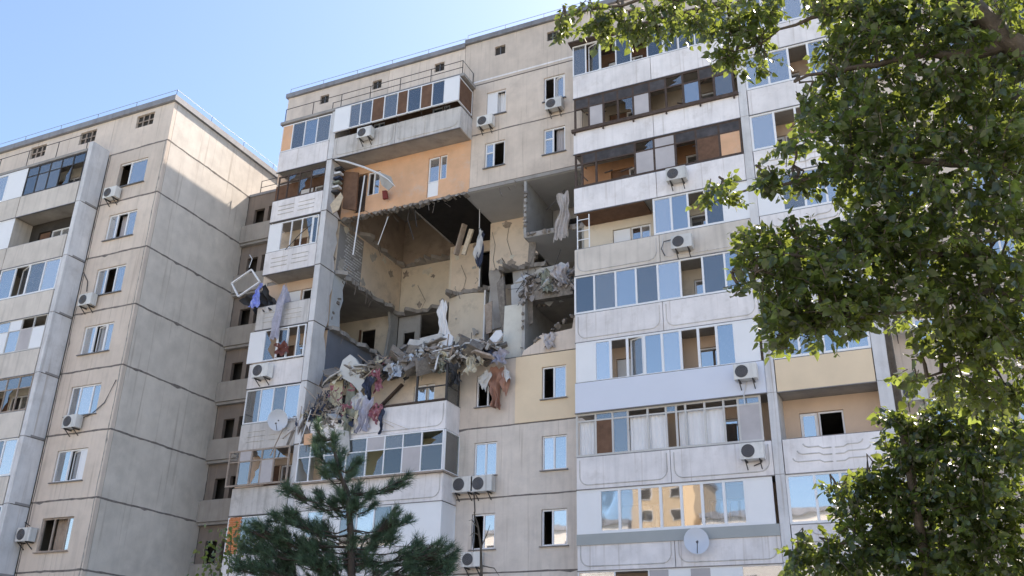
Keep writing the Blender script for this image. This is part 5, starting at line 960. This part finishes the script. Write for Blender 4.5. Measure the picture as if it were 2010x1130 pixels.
# leafy shoot tips at the left of the pine and beside the facade
def needles(centres, dirs, n_per, L, w):
    c = np.repeat(centres, n_per, 0); d = np.repeat(dirs, n_per, 0); n = len(c); a = unit(rng.normal(size=(n, 3))); a = unit(a-d*np.sum(a*d, 1, keepdims=True)); ang = rng.uniform(.25, 1.15, n)[:, None]; nd_ = unit(d*np.cos(ang)+a*np.sin(ang)); s = unit(np.cross(nd_, rng.normal(size=(n, 3)))); l = L*rng.uniform(.7, 1.2, n)[:, None]
    base = c+d*rng.uniform(-.5, .5, n)[:, None]*L*1.2; V = np.stack([base-s*w/2, base+s*w/2, base+nd_*l], 1); return V.reshape(-1, 3), np.arange(3*n).reshape(-1, 3)
def pine(label, base, tr, blobs, D, L=.15, w=.008):
    t = thing('pine_tree', label, 'tree', base); MB().tube([tuple(p) for p, _ in tr], [r_ for _, r_ in tr], 8).build('trunk', pbark, t, smooth=True)
    tp = []
    for k in range(len(tr)-1):
        for q in range(8): tp.append(np.array(tr[k][0])*(1-q/8)+np.array(tr[k+1][0])*q/8)
    tp = np.array(tp); C = []; Dr = []
    for (u, v, ru, rv, dd, n) in blobs:
        c = far(u, v, D+dd); cand = tp[tp[:, 2] < c[2]-.12] if (tp[:, 2] < c[2]-.12).any() else tp; near = cand[np.argmin(np.linalg.norm(cand-c, axis=1))]
        br = [near*(1-q)+c*q-np.array([0, 0, .10*math.sin(math.pi*q)])+rng.normal(size=3)*.015 for q in np.linspace(0, 1, 7)]; MB().tube([tuple(p) for p in br], [.014, .013, .012, .010, .009, .007, .004], 5).build('limb', pbark, t, smooth=True)
        for q in (.45, .6, .75, .88):                        # needles along the outer half of the limb
            k_ = near*(1-q)+c*q-np.array([0, 0, .10*math.sin(math.pi*q)]); C.append(k_+rng.normal(size=3)*.02); Dr.append(unit(unit(c-near)+rng.normal(size=3)*.35+np.array([0, 0, .25])))
        tw = MB()
        for _ in range(n):
            g = rng.normal(size=3)*.55; g /= max(1, np.linalg.norm(g)); p = c+RT*(g[0]*ru*D/FOC)+UP*(g[1]*rv*D/FOC)+FW*g[2]*max(ru, rv)*D/FOC*.9; d = unit(unit(p-near)*.7+rng.normal(size=3)*.35+np.array([0, 0, .55])); C.append(p); Dr.append(d); q = br[4+int(rng.integers(0, 3))]; tw.tube([tuple(q), tuple((q+p)/2+np.array([0, 0, -.02])), tuple(p+d*.05)], [.007, .006, .004], 4)
        tw.build('shoots', pbark, t, kind='stuff')
    V, F = needles(np.array(C), np.array(Dr), 46, L, w); np_mesh('crown', V, F, needlem, t, kind='stuff'); return t
PD = 16.
b0 = far(690, 1130, PD); px, py = float(b0[0]), float(b0[1])
def tz(u, v, D=PD): return Vector(far(u, v, D))
tr = [(Vector((px-.05, py-.1, 0)), .13), (Vector((px, py, float(b0[2])-1.2)), .11), (tz(690, 1130), .065), (tz(688, 1040), .055), (tz(682, 965), .045), (tz(668, 935), .035), (tz(660, 900), .03), (tz(650, 855), .015)]
z5 = lambda x, y: (440+x*.292, 800+y*.292)
pb = [(625, 130, 14, 20, 0, 4), (650, 230, 34, 22, .1, 9), (740, 200, 14, 18, 0, 4), (640, 300, 34, 14, -.2, 7), (790, 310, 18, 16, .2, 4), (890, 370, 26, 20, 0, 8), (740, 400, 30, 40, 0, 12), (680, 440, 30, 30, .2, 9), (850, 440, 26, 18, .3, 7), (460, 560, 42, 26, -.2, 14), (520, 610, 24, 14, 0, 6), (640, 590, 20, 20, .1, 6), (640, 650, 26, 16, .2, 6), (800, 600, 44, 30, 0, 16), (900, 570, 26, 34, .2, 9), (970, 590, 22, 20, 0, 7), (1120, 540, 26, 26, .3, 9), (1190, 520, 22, 22, .2, 7), (1230, 470, 10, 14, .2, 3), (860, 660, 40, 20, -.2, 10), (740, 660, 26, 24, 0, 8), (1000, 660, 24, 12, .3, 5),
      (350, 740, 30, 22, 0, 9), (440, 740, 44, 34, -.2, 18), (520, 770, 30, 30, .2, 10), (600, 810, 40, 30, 0, 12), (700, 820, 40, 26, .2, 12), (200, 820, 40, 34, 0, 14), (300, 850, 60, 50, .2, 26), (400, 880, 60, 50, 0, 28), (1060, 820, 40, 40, .2, 16), (1140, 770, 34, 60, 0, 18), (1220, 760, 24, 22, .2, 7), (1100, 880, 50, 34, 0, 16), (980, 930, 60, 40, .2, 18), (860, 900, 30, 34, 0, 9), (180, 930, 50, 40, .2, 16), (300, 960, 60, 50, 0, 26), (430, 980, 70, 50, .2, 30), (560, 930, 60, 40, 0, 22), (680, 940, 50, 40, .2, 16), (560, 1030, 70, 50, 0, 30), (120, 1060, 50, 44, .1, 18), (250, 1070, 60, 44, 0, 26), (400, 1090, 70, 40, .2, 30), (720, 1060, 60, 50, 0, 26), (860, 1040, 50, 50, .2, 20), (960, 1030, 50, 40, 0, 16), (1300, 920, 30, 30, .2, 9), (1250, 980, 50, 40, 0, 16), (1340, 1000, 60, 50, .2, 24), (1440, 960, 40, 44, 0, 15), (1500, 1000, 40, 50, .2, 16), (1260, 1080, 60, 40, 0, 22), (1400, 1090, 70, 40, .2, 28), (1500, 1090, 50, 40, 0, 16), (1040, 1100, 60, 30, 0, 14), (650, 1110, 60, 30, .2, 18)]
pb = [(*z5(u, v), ru*.38, rv*.38, d, int(n*1.1)+1) for u, v, ru, rv, d, n in pb]
pine('dark green pine with open branches in front of the lower left balconies', (px-.05, py-.1, 0), tr, pb, PD)
# thin bare sapling in front of the lowest facade window
sp = thing('bare_sapling', 'thin dark bare sapling in front of the lowest facade window', 'tree', (float(far(945, 1130, 20)[0]), float(far(945, 1130, 20)[1]), 0)); g = MB(); P0 = tz(945, 1130, 20)
g.tube([Vector((P0.x, P0.y, 0)), P0, tz(944, 1075, 20), tz(938, 1030, 20), tz(930, 1005, 20)], [.04, .03, .024, .016, .006], 6)
for a, b, c in (((944, 1075), (955, 1050), (962, 1030)), ((938, 1035), (926, 1020), (920, 1022)), ((945, 1110), (970, 1115), (980, 1130)), ((941, 1050), (930, 1045), (922, 1052))): g.tube([tz(*a, 20), tz(*b, 20), tz(*c, 20)], [.014, .01, .004], 5)
g.build('stem', bark, sp)
# leafy shrub top at the lower left of the pine
sh = far(455, 1110, 18); lb = thing('leafy_shrub', 'leafy shrub tips at the left edge of the pine', 'shrub', (float(sh[0]), float(sh[1]), 0)); g = MB()
ends = [(430, 1075), (455, 1050), (475, 1085), (410, 1100), (450, 1100), (880, 1110), (900, 1080), (915, 1060)][:5]; pos = []
for u, v in ends:
    e = far(u, v, 18); g.tube([(float(sh[0]), float(sh[1]), 0), (float(sh[0]), float(sh[1]), float(sh[2])-1.2), tuple(e)], [.03, .02, .004], 5); pos += [e+rng.normal(size=3)*.16 for _ in range(46)]
g.build('stem', bark, lb); pos = np.array(pos); n = len(pos); Mx = leaf_frames(pos, .085*rng.uniform(.7, 1.2, n)); np_mesh('crown', (pos[:, None]+np.einsum('nij,kj->nki', Mx, LV)).reshape(-1, 3), (LF[None]+7*np.arange(n)[:, None, None]).reshape(-1, 3), leafm, lb, kind='stuff')
